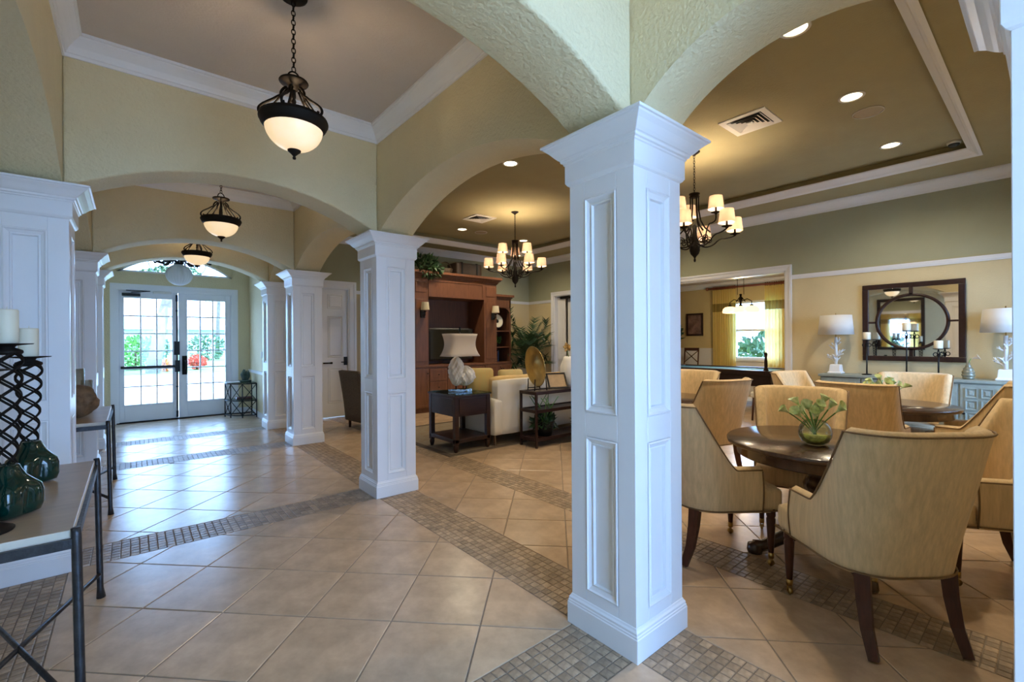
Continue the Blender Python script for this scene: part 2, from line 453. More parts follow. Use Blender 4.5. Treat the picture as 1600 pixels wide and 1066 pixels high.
# ---- right wall with the two openings, two paint colours split at the picture rail
ZR = 2.42
OP = [(2.78, 5.25, 2.53), (7.02, 7.93, 2.54)]       # openings y0,y1,ztop
b = MB()
def rw(y0, y1, z0, z1):
    if z0 < ZR < z1: b.box(XR, XR+.15, y0, y1, z0, ZR, 0); b.box(XR, XR+.15, y0, y1, ZR, z1, 1)
    else: b.box(XR, XR+.15, y0, y1, z0, z1, 1 if z0 >= ZR else 0)
ye = [CY[0]-.1] + [v for o in OP for v in o[:2]] + [YB+.15]
for i in range(0, 6, 2): rw(ye[i], ye[i+1], 0, 3.9)
for y0, y1, zt in OP: rw(y0, y1, zt, 3.9)
struct(b.build('wall_right', [ROOMLOW, SAGE]))
# ---- far wall of the room with the panel door opening
PX0, PX1, PZ = 0.42, 1.33, 2.48
b = MB()
def fw(x0, x1, z0, z1):
    if z0 < ZR < z1: b.box(x0, x1, YB, YB+.15, z0, ZR, 0); b.box(x0, x1, YB, YB+.15, ZR, z1, 1)
    else: b.box(x0, x1, YB, YB+.15, z0, z1, 1)
fw(0.1, PX0, 0, 3.9); fw(PX1, XR, 0, 3.9); fw(PX0, PX1, PZ, 3.9)
struct(b.build('wall_far', [ROOMLOW, SAGE]))

# ---- ceilings
b = MB(); b.box(LW, 0.0, YREAR, YD, ZH, ZH+.1); struct(b.build('ceiling_hall', CEILH))
TRX0, TRX1, TRY0, TRY1 = 0.75, 5.27, 0.565, 8.26
b = MB()
b.box(T, TRX0, CY[0]-.2, YB, ZSOF, ZSOF+.08); b.box(TRX1, XR, CY[0]-.2, YB, ZSOF, ZSOF+.08)
b.box(TRX0, TRX1, CY[0]-.2, TRY0, ZSOF, ZSOF+.08); b.box(TRX0, TRX1, TRY1, YB, ZSOF, ZSOF+.08)
b.box(TRX0-.1, TRX0, TRY0, TRY1, ZSOF+.08, ZTR+.1); b.box(TRX1, TRX1+.1, TRY0, TRY1, ZSOF+.08, ZTR+.1)
b.box(TRX0-.1, TRX1+.1, TRY0-.1, TRY0, ZSOF+.08, ZTR+.1); b.box(TRX0-.1, TRX1+.1, TRY1, TRY1+.1, ZSOF+.08, ZTR+.1)
b.box(TRX0-.1, TRX1+.1, TRY0-.1, TRY1+.1, ZTR, ZTR+.1)
struct(b.build('ceiling_room', CEILR))
b = MB(); b.box(LW-.3, 11.0, YREAR-.3, YD+.3, 3.9, 4.05); struct(b.build('ceiling_roof_slab', CEILH))

# ---- mouldings
def crown_ring(name, rect, prof, m=None, kind_in=True):
    # prof: list of (offset from wall into the room, z); mitred ring around rect
    x0, x1, y0, y1 = rect; b = MB(); rings = []
    for d, z in prof:
        rings.append([(x0+d,y0+d,z),(x1-d,y0+d,z),(x1-d,y1-d,z),(x0+d,y1-d,z)])
    for r0, r1 in zip(rings, rings[1:]):
        for i in range(4):
            j = (i+1) % 4
            b.add([r0[i], r0[j], r1[j], r1[i]], [(0,1,2,3)])
    return struct(b.build(name, m or WHITE, recalc=False))
CROWN = [(0,-.135),(.012,-.135),(.014,-.115),(.022,-.112),(.026,-.10),(.04,-.075),(.062,-.05),(.085,-.03),(.088,-.02),(.10,-.018),(.10,0)]
crown_ring('trim_1', (XL+T, -T, CY[1]+T, CY[2]-T), [(d, ZH+z) for d, z in CROWN])
crown_ring('trim_2', (XL+T, -T, CY[2]+T, CY[3]-T), [(d, ZH+z) for d, z in CROWN])
crown_ring('trim_3', (XL+T, -T, CY[3]+T, CY[4]-T), [(d, ZH+z) for d, z in CROWN])
crown_ring('trim_4', (T, XR, CY[0]-.02, YB), [(d, ZSOF+z*1.05) for d, z in CROWN])
crown_ring('trim_5', (TRX0, TRX1, TRY0, TRY1), [(-.03, ZSOF-.012),(0.0, ZSOF-.012),(.02, ZSOF),(.03, ZSOF+.015),(.06, ZSOF+.04),(.085, ZSOF+.06),(.09, ZSOF+.075),(.0, ZSOF+.085)])
def rail_y(name, x, y0, y1, z, d=-1):
    b = MB()
    for dz0, dz1, t in ((-.035,-.015,.012),(-.015,.012,.022),(.012,.03,.03)):
        b.box(min(x, x+d*t), max(x, x+d*t), y0, y1, z+dz0, z+dz1)
    return struct(b.build(name, WHITE))
rail_y('trim_6', XR, CY[0]-.02, OP[0][0]-.09, ZR)
rail_y('trim_7', XR, OP[0][1]+.09, OP[1][0]-.09, ZR)
rail_y('trim_8', XR, OP[1][1]+.09, YB, ZR)
b = MB()
for dz0, dz1, t in ((-.035,-.015,.012),(-.015,.012,.022),(.012,.03,.03)): b.box(PX1+.12, XR, YB-t, YB, ZR+dz0, ZR+dz1)
struct(b.build('trim_9', WHITE))
def casing(name, axis, pos, s0, s1, zt, w=.09, t=.025, depth=.15, sgn=-1):
    b = MB()
    def bx(a0, a1, d0, d1, z0, z1):
        if axis == 'y': b.box(pos+min(d0,d1), pos+max(d0,d1), a0, a1, z0, z1)
        else: b.box(a0, a1, pos+min(d0,d1), pos+max(d0,d1), z0, z1)
    k = w*.35
    bx(s0-w+k, s0, 0, sgn*t*.7, 0, zt); bx(s1, s1+w-k, 0, sgn*t*.7, 0, zt); bx(s0-w+k, s1+w-k, 0, sgn*t*.7, zt, zt+w-k)
    bx(s0-w, s0-w+k, 0, sgn*t*1.2, 0, zt+w-k); bx(s1+w-k, s1+w, 0, sgn*t*1.2, 0, zt+w-k); bx(s0-w, s1+w, 0, sgn*t*1.2, zt+w-k, zt+w)
    e = -sgn*depth
    bx(s0-.002, s0+.02, 0, e, 0, zt); bx(s1-.02, s1+.002, 0, e, 0, zt); bx(s0, s1, 0, e, zt-.02, zt+.002)
    return struct(b.build(name, WHITE))
casing('trim_10', 'y', XR, OP[0][0], OP[0][1], OP[0][2])
casing('trim_11', 'y', XR, OP[1][0], OP[1][1], OP[1][2])
casing('trim_12', 'x', YB, PX0, PX1, PZ, w=.13)
casing('trim_13', 'x', YD, DX0, DX1, DZ, w=.1)
# baseboards
def base_strip(name, x0, x1, y0, y1):
    b = MB(); b.box(x0, x1, y0, y1, 0.004, .12); 
    return struct(b.build(name, WHITE, bevel=.006))
base_strip('baseboard_right', XR-.018, XR, CY[0], OP[0][0]-.09)
base_strip('baseboard_right', XR-.018, XR, OP[0][1]+.09, OP[1][0]-.09)
base_strip('baseboard_far', PX1+.13, XR, YB-.018, YB)
base_strip('baseboard_left', LW, LW+.018, YREAR, YD)
base_strip('baseboard_entrance', DX1+.1, -.05, YD-.018, YD)
base_strip('baseboard_foyer', -.068, -.05, CY[4]+.22, YD)
b = MB(); b.box(-.075, -.05, CY[4]+.22, YD, .84, .90); struct(b.build('trim_14', WHITE, bevel=.006))

# ---- far doorway: small closet room with white bifold leaves behind the casing
b = MB(); b.box(XR+.15, XR+1.6, 6.6, 6.75, 0, 2.8); b.box(XR+.15, XR+1.6, 8.25, 8.4, 0, 2.8); b.box(XR+1.5, XR+1.65, 6.6, 8.4, 0, 2.8)
b.box(XR+.15, XR+1.6, 6.6, 8.4, 2.8, 2.9); struct(b.build('wall_closet', WHITE))
dr = bpy.data.objects.new('door_3', None); COL.objects.link(dr); struct(dr)
for y0, y1, dx in ((7.66, 7.905, .10), (7.42, 7.63, .16), (7.1, 7.36, .10)):
    b = MB(); b.box(XR+dx, XR+dx+.035, y0, y1, .02, 2.5)
    b.box(XR+dx-.008, XR+dx, y0+.05, y1-.05, .2, 1.1); b.box(XR+dx-.008, XR+dx, y0+.05, y1-.05, 1.25, 2.35)
    b.build('door_leaf', WHITE, dr, bevel=.006)
b = MB(); b.box(XR+.05, XR+.12, 7.04, 7.78, 2.46, 2.5); b.build('door_track', BLACKM, dr)

# ---- games room beyond the wide opening
PXW, PZC = 10.5, 3.0
WY0, WY1, WZ0, WZ1 = 4.42, 5.62, 0.92, 2.46
GR = mat('games_room_wall_paint', (0.62, 0.50, 0.26), 0.8, var=0.03, bump=0.2, bscale=80)
b = MB(); b.box(PXW, PXW+.15, 1.5, WY0, 0, 3.9); b.box(PXW, PXW+.15, WY1, 9.0, 0, 3.9)
b.box(PXW, PXW+.15, WY0, WY1, 0, WZ0); b.box(PXW, PXW+.15, WY0, WY1, WZ1, 3.9)
struct(b.build('wall_games_window', GR))
b = MB(); b.box(XR+.15, PXW+.15, 1.35, 1.5, 0, 3.9); b.box(XR+.15, PXW+.15, 9.0, 9.15, 0, 3.9); struct(b.build('wall_games_side', GR))
b = MB(); b.box(XR+.15, PXW, 1.5, 9.0, PZC, PZC+.1); struct(b.build('ceiling_games', CEILH))
b = MB()
for d, z in ((.03,-.14),(.06,-.10),(.10,-.05)): b.box(PXW-d, PXW, 1.5, 9.0, PZC+z, PZC)
struct(b.build('trim_15', WHITE))
b = MB(); b.box(PXW-.02, PXW, 1.5, WY0-.1, 0.004, 1.15); b.box(PXW-.02, PXW, WY1+.1, 9.0, 0.004, 1.15)
b.box(PXW-.045, PXW, 1.5, WY0-.1, 1.15, 1.21); b.box(PXW-.045, PXW, WY1+.1, 9.0, 1.15, 1.21); b.box(PXW-.02, PXW, WY0-.1, WY1+.1, 0.004, .86)
struct(b.build('trim_16', WHITE))
wn = bpy.data.objects.new('window_3', None); COL.objects.link(wn); struct(wn)
b = MB()
for y in (WY0, WY1-.06): b.box(PXW+.02, PXW+.12, y, y+.06, WZ0, WZ1)
for z in (WZ0, WZ1-.06): b.box(PXW+.02, PXW+.12, WY0, WY1, z, z+.06)
b.box(PXW-.06, PXW+.02, WY0-.08, WY1+.08, WZ0-.05, WZ0)
b.build('window_frame', WHITE, wn)
b = MB(); b.box(PXW+.04, PXW+.10, WY0+.06, WY1-.06, 1.66, 1.72); b.build('meeting_rail', WHITE, wn)
for z0, z1 in ((WZ0+.06, 1.66), (1.72, WZ1-.06)): MB().box(PXW+.065, PXW+.07, WY0+.06, WY1-.06, z0, z1).build('pane', GLASS, wn)

# ================================================================== FLOOR
b = MB(); b.box(LW, 10.5, YREAR, YD+.15, -.12, 0.0); floor_o = struct(b.build('floor', GROUT))
DT = 0.657; GAP = 0.007; TH = 0.004
def clip(poly, axis, val, keep_less):
    out = []
    for i in range(len(poly)):
        a, c_ = poly[i], poly[(i+1) % len(poly)]
        ia = (a[axis] <= val) if keep_less else (a[axis] >= val); ic = (c_[axis] <= val) if keep_less else (c_[axis] >= val)
        if ia: out.append(a)
        if ia != ic:
            t = (val-a[axis])/(c_[axis]-a[axis]); out.append((a[0]+t*(c_[0]-a[0]), a[1]+t*(c_[1]-a[1])))
    return out
def area(p): return abs(sum(p[i][0]*p[(i+1)%len(p)][1]-p[(i+1)%len(p)][0]*p[i][1] for i in range(len(p))))/2
def shrink(p, d):
    # inset a convex polygon (counter-clockwise) by d
    n = len(p); out = []
    for i in range(n):
        a = Vector(p[i-1]); q = Vector(p[i]); c_ = Vector(p[(i+1)%n])
        e1 = (q-a); e2 = (c_-q)
        if e1.length < 1e-6 or e2.length < 1e-6: out.append(tuple(q)); continue
        e1.normalize(); e2.normalize()
        n1 = Vector((-e1.y, e1.x)); n2 = Vector((-e2.y, e2.x))
        k = 1+n1.dot(n2)
        if k < 0.2: k = 0.2
        o = q + (n1+n2)*(d/k)
        out.append((o.x, o.y))
    return out
REG = []
BW = 0.18
hy = [YREAR] + CY
REG.append((XL+BW, -BW, YREAR, CY[0]-BW))
for i in range(4): REG.append((XL+BW, -BW, CY[i]+BW, CY[i+1]-BW))
REG.append((LW, -.05, CY[4]+BW, YD+.1))
REG.append((BW, 0.92, CY[0], YB)); REG.append((1.25, XR+.15, CY[0], YB)); REG.append((-.05, BW, CY[4]+.2, YB))
REG.append((XR+.15, PXW, 1.5, 9.0))
tiles = []
for (x0, x1, y0, y1) in REG:
    for i in range(-12, 40):
        for j in range(-26, 26):
            # cell between lines x+y = DT*i .. i+1 and x-y = .157+DT*j .. j+1
            cxs = (DT*(i+.5) + .157+DT*(j+.5))/2; cys = (DT*(i+.5) - .157-DT*(j+.5))/2
            if cxs < x0-.4 or cxs > x1+.4 or cys < y0-.4 or cys > y1+.4: continue
            h = DT/2
            p = [(cxs-h,cys),(cxs,cys-h),(cxs+h,cys),(cxs,cys+h)]
            full = cxs-h >= x0 and cxs+h <= x1 and cys-h >= y0 and cys+h <= y1
            if not full:
                p = clip(p,0,x0,False); p = p and clip(p,0,x1,True); p = p and clip(p,1,y0,False); p = p and clip(p,1,y1,True)
                q = []
                for a in p or []:
                    if not q or (abs(a[0]-q[-1][0])+abs(a[1]-q[-1][1])) > 1e-4: q.append(a)
                if len(q) > 1 and (abs(q[0][0]-q[-1][0])+abs(q[0][1]-q[-1][1])) < 1e-4: q.pop()
                p = q
                if len(p) < 3 or area(p) < .004: continue
            tiles.append((p, full, cxs, cys))
def screen_area(p):
    q = []
    for x, y in p:
        s_ = project((x, y, 0))
        if s_ is None: return 0
        q.append(s_)
    cu = sum(a[0] for a in q)/len(q); cv = sum(a[1] for a in q)/len(q)
    if not (-60 < cu < 1660 and 500 < cv < 1130): return 0
    return area([(a[0], a[1]) for a in q])
def tile_geo(b, p, g, bev, th, ox=0, oy=0):
    lo = shrink(p, g/2); hi = shrink(p, g/2+bev); n = len(p)
    vs = [(x-ox,y-oy,0) for x,y in lo] + [(x-ox,y-oy,th*.5) for x,y in lo] + [(x-ox,y-oy,th) for x,y in hi]
    fs = []
    for k in (0, n):
        fs += [(k+i, k+(i+1)%n, k+n+(i+1)%n, k+n+i) for i in range(n)]
    fs.append(tuple(range(2*n, 3*n)))
    b.add(vs, fs)
tiles.sort(key=lambda t: -screen_area(t[0]))
rest = MB(); full_me = None
for k, (p, full, cx_, cy_) in enumerate(tiles):
    if k < 300:
        if full:
            if full_me is None:
                bb = MB(); tile_geo(bb, p, GAP, .003, TH, cx_, cy_); full_me = bb.mesh('floor_tile'); full_me.materials.append(TILE)
            o = bpy.data.objects.new('floor_tile', full_me); COL.objects.link(o)
        else:
            bb = MB(); tile_geo(bb, p, GAP, .003, TH, cx_, cy_); o = bb.build('floor_tile', TILE)
        o.parent = floor_o; o.location = (cx_, cy_, 0)
    else: tile_geo(rest, p, GAP, .003, TH)
stuff(rest.build('floor_tile_remainder', TILE, floor_o))
# mosaic bands
MOS = []
def band(x0, x1, y0, y1):
    nx = max(1, round((x1-x0)/.05)); ny = max(1, round((y1-y0)/.05)); dx = (x1-x0)/nx; dy = (y1-y0)/ny
    for i in range(nx):
        for j in range(ny): MOS.append((x0+i*dx, y0+j*dy, dx, dy))
B0 = .16
for i in range(4): band(-BW, BW, CY[i]+B0, CY[i+1]-B0)
band(-BW, BW, CY[4]+B0, CY[4]+.3)
for i in range(-1, 4): band(LW+.02, XL+BW, (CY[i]+B0 if i >= 0 else YREAR), CY[i+1]-B0)
for i in range(0, 5): band(XL+BW, -BW, CY[i]-BW, CY[i]+BW)
band(.92, 1.25, CY[0], YB-.02)
def mpoly(m): x, y, dx, dy = m; return [(x,y),(x+dx,y),(x+dx,y+dy),(x,y+dy)]
def mvis(m):
    s_ = project((m[0]+m[2]/2, m[1]+m[3]/2, 0))
    if s_ is None or not (0 < s_[0] < 1600 and s_[1] < 1066): return 0
    if abs(m[0]+.025) < .22 and any(abs(m[1]+.025-c_) < .2 for c_ in CY): return 0
    return screen_area(mpoly(m))
MOS.sort(key=lambda m: -mvis(m))
rest = MB(); mcache = {}
for k, m in enumerate(MOS):
    x, y, dx, dy = m
    if k < 300:
        key = (round(dx, 4), round(dy, 4))
        if key not in mcache:
            bb = MB(); tile_geo(bb, [(-dx/2,-dy/2),(dx/2,-dy/2),(dx/2,dy/2),(-dx/2,dy/2)], .005, .003, .003)
            mcache[key] = bb.mesh('mosaic_stone'); mcache[key].materials.append(MOSA)
        o = bpy.data.objects.new('mosaic_stone', mcache[key]); COL.objects.link(o); o.parent = floor_o
        o.location = (x+dx/2, y+dy/2, random.uniform(0, .0012))
    else: tile_geo(rest, mpoly(m), .005, .003, .003)
stuff(rest.build('mosaic_stone_remainder', MOSA, floor_o))

# ================================================================== COLUMNS
S_, B_, A_ = .195, .213, .303
def make_column():
    b = MB()
    # shaft: four corner posts joined by rails, panels recessed between them
    core = S_-.022
    pw = .097
    b.box(-core+.0, core, -core, core, .13, 2.30)
    for sx in (-1, 1):
        for sy in (-1, 1):
            b.box(min(sx*pw, sx*S_), max(sx*pw, sx*S_), min(sy*pw, sy*S_), max(sy*pw, sy*S_), .13, 2.30)
    for z0, z1 in ((.13, .205), (.972, 1.095), (2.155, 2.30)):
        for s_ in (-1, 1):
            b.box(-pw, pw, min(s_*core, s_*S_), max(s_*core, s_*S_), z0, z1)
            b.box(min(s_*core, s_*S_), max(s_*core, s_*S_), -pw, pw, z0, z1)
    mouldings = []
    for k in range(4):
        ca, sa = [(1,0),(0,1),(-1,0),(0,-1)][k]
        def W(u, d, z): return (ca*d - sa*u, sa*d + ca*u, z)
        for z0, z1 in ((.205, .972), (1.095, 2.155)):
            m_ = MB(); prof = [(0, S_+.001), (.008, S_+.004), (.014, S_-.003), (.03, S_-.012), (.034, S_-.008), (.040, S_-.008), (.044, core+.0005)]
            rings = [[W(-pw+i, d, z0+i), W(pw-i, d, z0+i), W(pw-i, d, z1-i), W(-pw+i, d, z1-i)] for i, d in prof]
            for r0, r1 in zip(rings, rings[1:]):
                for i in range(4):
                    j = (i+1) % 4; m_.add([r0[i], r0[j], r1[j], r1[i]], [(0,1,2,3)])
            mouldings.append(m_)
    base = MB(); base.sqloft([(B_,0.002),(B_,.108),(B_-.003,.112),(B_-.003,.120),(B_-.006,.124),(B_-.006,.134),(S_+.006,.142),(S_+.002,.152)])
    cap = MB()
    z = ZS
    cap.sqloft([(S_+.002,2.238),(S_+.010,2.244),(S_+.018,2.256),(S_+.018,2.345),(S_+.024,2.348),(S_+.024,2.356),(S_+.034,2.360),(S_+.036,2.372),
                (S_+.044,2.376),(S_+.056,2.388),(S_+.075,2.410),(S_+.094,2.426),(S_+.098,2.432),(A_,2.434),(A_,z)])
    return b, mouldings, base, cap
_shaft, _mould, _base, _cap = make_column()
SH = _shaft.mesh('shaft'); SH.materials.append(WHITE)
ML = []
for m_ in _mould:
    me = m_.mesh('panel_moulding'); me.materials.append(WHITE); ML.append(me)
BS = _base.mesh('base'); BS.materials.append(WHITE)
CP = _cap.mesh('capital'); CP.materials.append(WHITE)
def column(x, y, label, group):
    t = thing('panelled_column', label, 'column', (x, y, 0), 0, group)
    for n_, me in [('shaft', SH), ('base', BS), ('capital', CP)] + [('panel_moulding', q) for q in ML]:
        o = bpy.data.objects.new(n_, me); COL.objects.link(o); o.parent = t
        if n_ != 'panel_moulding':
            md = o.modifiers.new('bevel', 'BEVEL'); md.width = .002; md.segments = 1; md.limit_method = 'ANGLE'; md.angle_limit = radians(50)
    return t
GC = 'white panelled columns of the arcade'
column(0, CY[0], 'white panelled column cut off by the right picture edge, beside the dining chairs', GC)
column(0, CY[1], 'largest white panelled column, standing in the foreground between hall and dining tables', GC)
column(0, CY[2], 'white panelled column left of the wooden media cabinet, second tallest on the right row', GC)
column(0, CY[3], 'white panelled column in front of the white six-panel door', GC)
column(0, CY[4], 'small far white panelled column right of the entrance doors by the black iron stand', GC)
column(XL, CY[2], 'large white panelled column behind the twisted candle holders at the left edge', GC)
column(XL, CY[3], 'white panelled column at the end of the second console on the left', GC)
column(XL, CY[4], 'farthest slim white panelled column left of the entrance doors', GC)
# ================================================================== ENTRANCE DOUBLE DOOR
dr = bpy.data.objects.new('door_1', None); COL.objects.link(dr); struct(dr)
xm = (DX0+DX1)/2
DGX = {}
for k, (x0, x1, gx0, gx1) in enumerate(((DX0+.02, xm-.004, -2.03, -1.335), (xm+.004, DX1-.02, -1.10, -0.475))):
    gz0, gz1 = .33, 2.27
    y0, y1 = YD+.05, YD+.095
    b = MB(); b.box(x0, gx0, y0, y1, .02, DZ-.02); b.box(gx1, x1, y0, y1, .02, DZ-.02)
    b.box(gx0, gx1, y0, y1, .02, gz0); b.box(gx0, gx1, y0, y1, gz1, DZ-.02)
    b.box(gx0-.03, gx0, y0-.012, y0, gz0-.03, gz1+.03); b.box(gx1, gx1+.03, y0-.012, y0, gz0-.03, gz1+.03)
    b.box(gx0, gx1, y0-.012, y0, gz0-.03, gz0); b.box(gx0, gx1, y0-.012, y0, gz1, gz1+.03)
    leaf = b.build('door_leaf', WHITE, dr, bevel=.004)
    for i in range(1, 3): xx = gx0+(gx1-gx0)*i/3; MB().box(xx-.011, xx+.011, y0-.004, y1, gz0, gz1).build('muntin', WHITE, leaf)
    for j in range(1, 6): zz = gz0+(gz1-gz0)*j/6; MB().box(gx0, gx1, y0-.003, y1-.001, zz-.011, zz+.011).build('muntin', WHITE, leaf)
    for i in range(3):
        for j in range(6):
            MB().box(gx0+(gx1-gx0)*i/3+.004, gx0+(gx1-gx0)*(i+1)/3-.004, YD+.07, YD+.074, gz0+(gz1-gz0)*j/6+.004, gz0+(gz1-gz0)*(j+1)/6-.004).build('pane', GLASS, leaf)
    DGX[k] = leaf
L0, L1 = DGX[0], DGX[1]
yf = YD+.05
b = MB(); b.box(-2.12+.06, -1.28, yf-.075, yf-.045, .985, 1.03); b.box(-1.30, -1.22, yf-.085, yf, .90, 1.12); b.box(-2.08, -2.05, yf-.06, yf, .985, 1.03)
b.build('push_bar', BLACKM, L0, bevel=.008)
b = MB(); b.box(-1.312, -1.222, yf-.06, yf, 1.22, 1.48); b.build('lock_box', BLACKM, L0, bevel=.008)
b = MB(); b.tube([(-1.262, yf-.03, .12), (-1.262, yf-.03, 2.36)], .011, 8)
for z in (.10, .62, 2.06, 2.30): b.box(-1.28, -1.244, yf-.05, yf, z-.012 if z not in (.10, 2.30) else z-.06, z+.012 if z not in (.10, 2.30) else z+.06)
b.build('vertical_rod', BLACKM, L0)
b = MB(); b.box(-2.06, -1.80, yf-.06, yf, 2.305, 2.355); b.bar((-1.93, yf-.05, 2.37), (-1.66, yf-.1, 2.40), .03, .012); b.bar((-1.66, yf-.1, 2.40), (-2.0, yf-.05, 2.405), .02, .012)
b.build('door_closer', BLACKM, L0)
b = MB(); b.box(-1.62, -1.35, yf-.08, yf-.02, 2.365, 2.41); b.build('closer_arm_cover', PLASTW, L0, bevel=.006)
b = MB(); b.box(-1.185, -1.105, yf-.03, yf, .84, 1.20); b.tube([(-1.145, yf-.03, 1.10), (-1.145, yf-.075, 1.10), (-1.145, yf-.075, .95), (-1.145, yf-.03, .95)], .012, 6)
b.build('handle_plate', BRONZE, L1, bevel=.004)
b = MB(); b.box(DX0-.02, DX1+.02, YD-.02, YD+.15, 0.004, .02); b.build('threshold', BRONZE, dr)

# ================================================================== SIX-PANEL DOOR IN THE FAR WALL
dr = bpy.data.objects.new('door_2', None); COL.objects.link(dr); struct(dr)
b = MB(); b.box(PX0+.022, PX1-.022, YB+.055, YB+.095, .012, PZ-.022); slab = b.build('door_slab', WHITE, dr)
for cx0, cx1 in ((.52, .83), (.93, 1.22)):
    for z0, z1 in ((.28, .95), (1.15, 1.95), (2.08, 2.36)):
        b = MB(); y = YB+.055
        prof = [(0, y), (.012, y-.008), (.022, y+.0), (.05, y-.010)]
        rings = [[(cx0+i,d,z0+i),(cx1-i,d,z0+i),(cx1-i,d,z1-i),(cx0+i,d,z1-i)] for i, d in prof]
        for r0, r1 in zip(rings, rings[1:]):
            for i in range(4): b.add([r0[i], r0[(i+1)%4], r1[(i+1)%4], r1[i]], [(0,1,2,3)])
        b.add(rings[-1], [(0,1,2,3)])
        b.build('raised_panel', WHITE, slab)
b = MB(); b.box(1.235, 1.295, YB+.03, YB+.055, 1.0, 1.16); b.tube([(1.265, YB+.03, 1.06), (1.265, YB-.02, 1.06), (1.16, YB-.02, 1.06)], .01, 6)
b.build('lock_plate', BLACKM, slab)
b = MB(); b.box(.84, 1.0, YB+.02, YB+.04, 1.035, 1.06); b.box(.985, 1.01, YB+.015, YB+.055, 1.03, 1.065); b.build('pull_bar', BRONZE, slab)

# ================================================================== PENDANT BOWL LAMPS
def link_path(c, axis, w=.010, h=.017, n=14):
    out = []
    for i in range(n):
        a = 2*pi*i/n
        o = w*cos(a); out.append((c[0]+(o if axis == 0 else 0), c[1]+(o if axis else 0), c[2]+h*sin(a)))
    return out
def chain(b, x, y, z0, z1, r=.003, h=.017):
    n = max(1, int((z1-z0)/(h*1.55))); step = (z1-z0)/n
    for i in range(n): b.tube(link_path((x, y, z0+step*(i+.5)), i % 2, h=step*.62), r, 5, closed=True)
def pendant_proto():
    t = thing('pendant_lamp', '', 'lamp')
    # origin at the ceiling
    b = MB(); b.lathe([(.0,-.03),(.015,-.03),(.02,-.022),(.055,-.016),(.072,-.008),(.076,0)]); b.build('canopy', BRONZE, t)
    b = MB(); chain(b, 0, 0, -.43, -.03); b.build('chain', BRONZE, t)
    b = MB(); b.tube([(.034*cos(a), 0, -.475+.045*sin(a)) for a in [pi*i/10 for i in range(11)]], .0045, 6); b.build('hanging_loop', BRONZE, t)
    b = MB(); b.lathe([(.0,-.535),(.022,-.535),(.025,-.515),(.05,-.505),(.074,-.497),(.078,-.490),(.074,-.483),(.045,-.478),(.0,-.474)]); b.build('top_disc', BRONZE, t)
    b = MB(); b.lathe([(.010,-.74),(.014,-.70),(.008,-.68),(.013,-.66),(.008,-.645),(.014,-.63),(.009,-.615),(.013,-.60),(.008,-.585),(.012,-.57),(.009,-.53)], n=10); b.build('spindle', BRONZE, t)
    b = MB(); b.lathe([(.142,-.757),(.152,-.760),(.162,-.750),(.172,-.738),(.178,-.722),(.182,-.716),(.182,-.706),(.176,-.702),(.178,-.696),(.168,-.690),(.152,-.687),(.142,-.69),(.138,-.71),(.142,-.757)], n=36); b.build('rim', BRONZE, t)
    pr = []
    for i in range(13):
        a = i/12*pi/2; pr.append((.153*sin(a) if i else .0, -.742-.138*cos(a)))
    b = MB(); b.lathe(pr, n=36); b.build('glass_bowl', ALAB, t)
    b = MB(); b.lathe([(.0,-.930),(.008,-.928),(.010,-.92),(.006,-.912),(.012,-.905),(.022,-.895),(.034,-.885),(.036,-.878),(.02,-.874)], n=14); b.build('finial', BRONZE, t)
    for k in range(5):
        a = 2*pi*k/5+.35
        pts = [(.035,-.53),(.052,-.54),(.058,-.555),(.062,-.575),(.072,-.585),(.085,-.60),(.118,-.615),(.150,-.628),(.172,-.645)]
        sc = [(.178,-.625),(.176,-.608),(.162,-.606),(.158,-.618),(.166,-.624)]
        pts = [(.035,-.525),(.048,-.53),(.06,-.545),(.068,-.562),(.066,-.575),(.082,-.585),(.105,-.605),(.135,-.625),(.162,-.645),(.180,-.668),(.178,-.690),(.160,-.696),(.150,-.684),(.158,-.672)]
        # smooth by midpoint refinement
        for _ in range(2):
            q = [pts[0]]
            for p0, p1 in zip(pts, pts[1:]): q += [(p0[0]*.75+p1[0]*.25, p0[1]*.75+p1[1]*.25), (p0[0]*.25+p1[0]*.75, p0[1]*.25+p1[1]*.75)]
            pts = q + [pts[-1]]
        b = MB(); b.tube([(r*cos(a), r*sin(a), z) for r, z in pts], .0075, 6)
        b.tube([(r*cos(a+.12), r*sin(a+.12), z) for r, z in ((.03,-.53),(.145,-.70))], .0055, 6)
        b.build('scroll_arm', BRONZE, t)
    return t
PEND = []
pl = ['bronze pendant bowl lamp nearest the camera, hanging from the front hall ceiling',
      'middle bronze pendant bowl lamp seen through the first hall arch',
      'farthest bronze pendant bowl lamp, seen above the white pleated globe',
      'added bronze pendant bowl lamp of the nearest bay, unseen above the top picture edge']
GP = 'bronze bowl pendants in the hall'
p0 = pendant_proto(); PY = [2.79, 5.53, 7.79, 0.65]  # the last one is an added, unseen lamp giving warm light on the near arches
p0.location = (-1.214, PY[0], ZH); p0['label'] = pl[0]; p0['group'] = GP; PEND.append(p0)
for i in (1, 2, 3): PEND.append(dup(p0, (-1.214, PY[i], ZH), 0.4*i, pl[i], GP))
for p in PEND: point_light('pendant_bulb', (0, 0, -.72), 5.0, (1.0, 0.74, 0.46), .05, p)

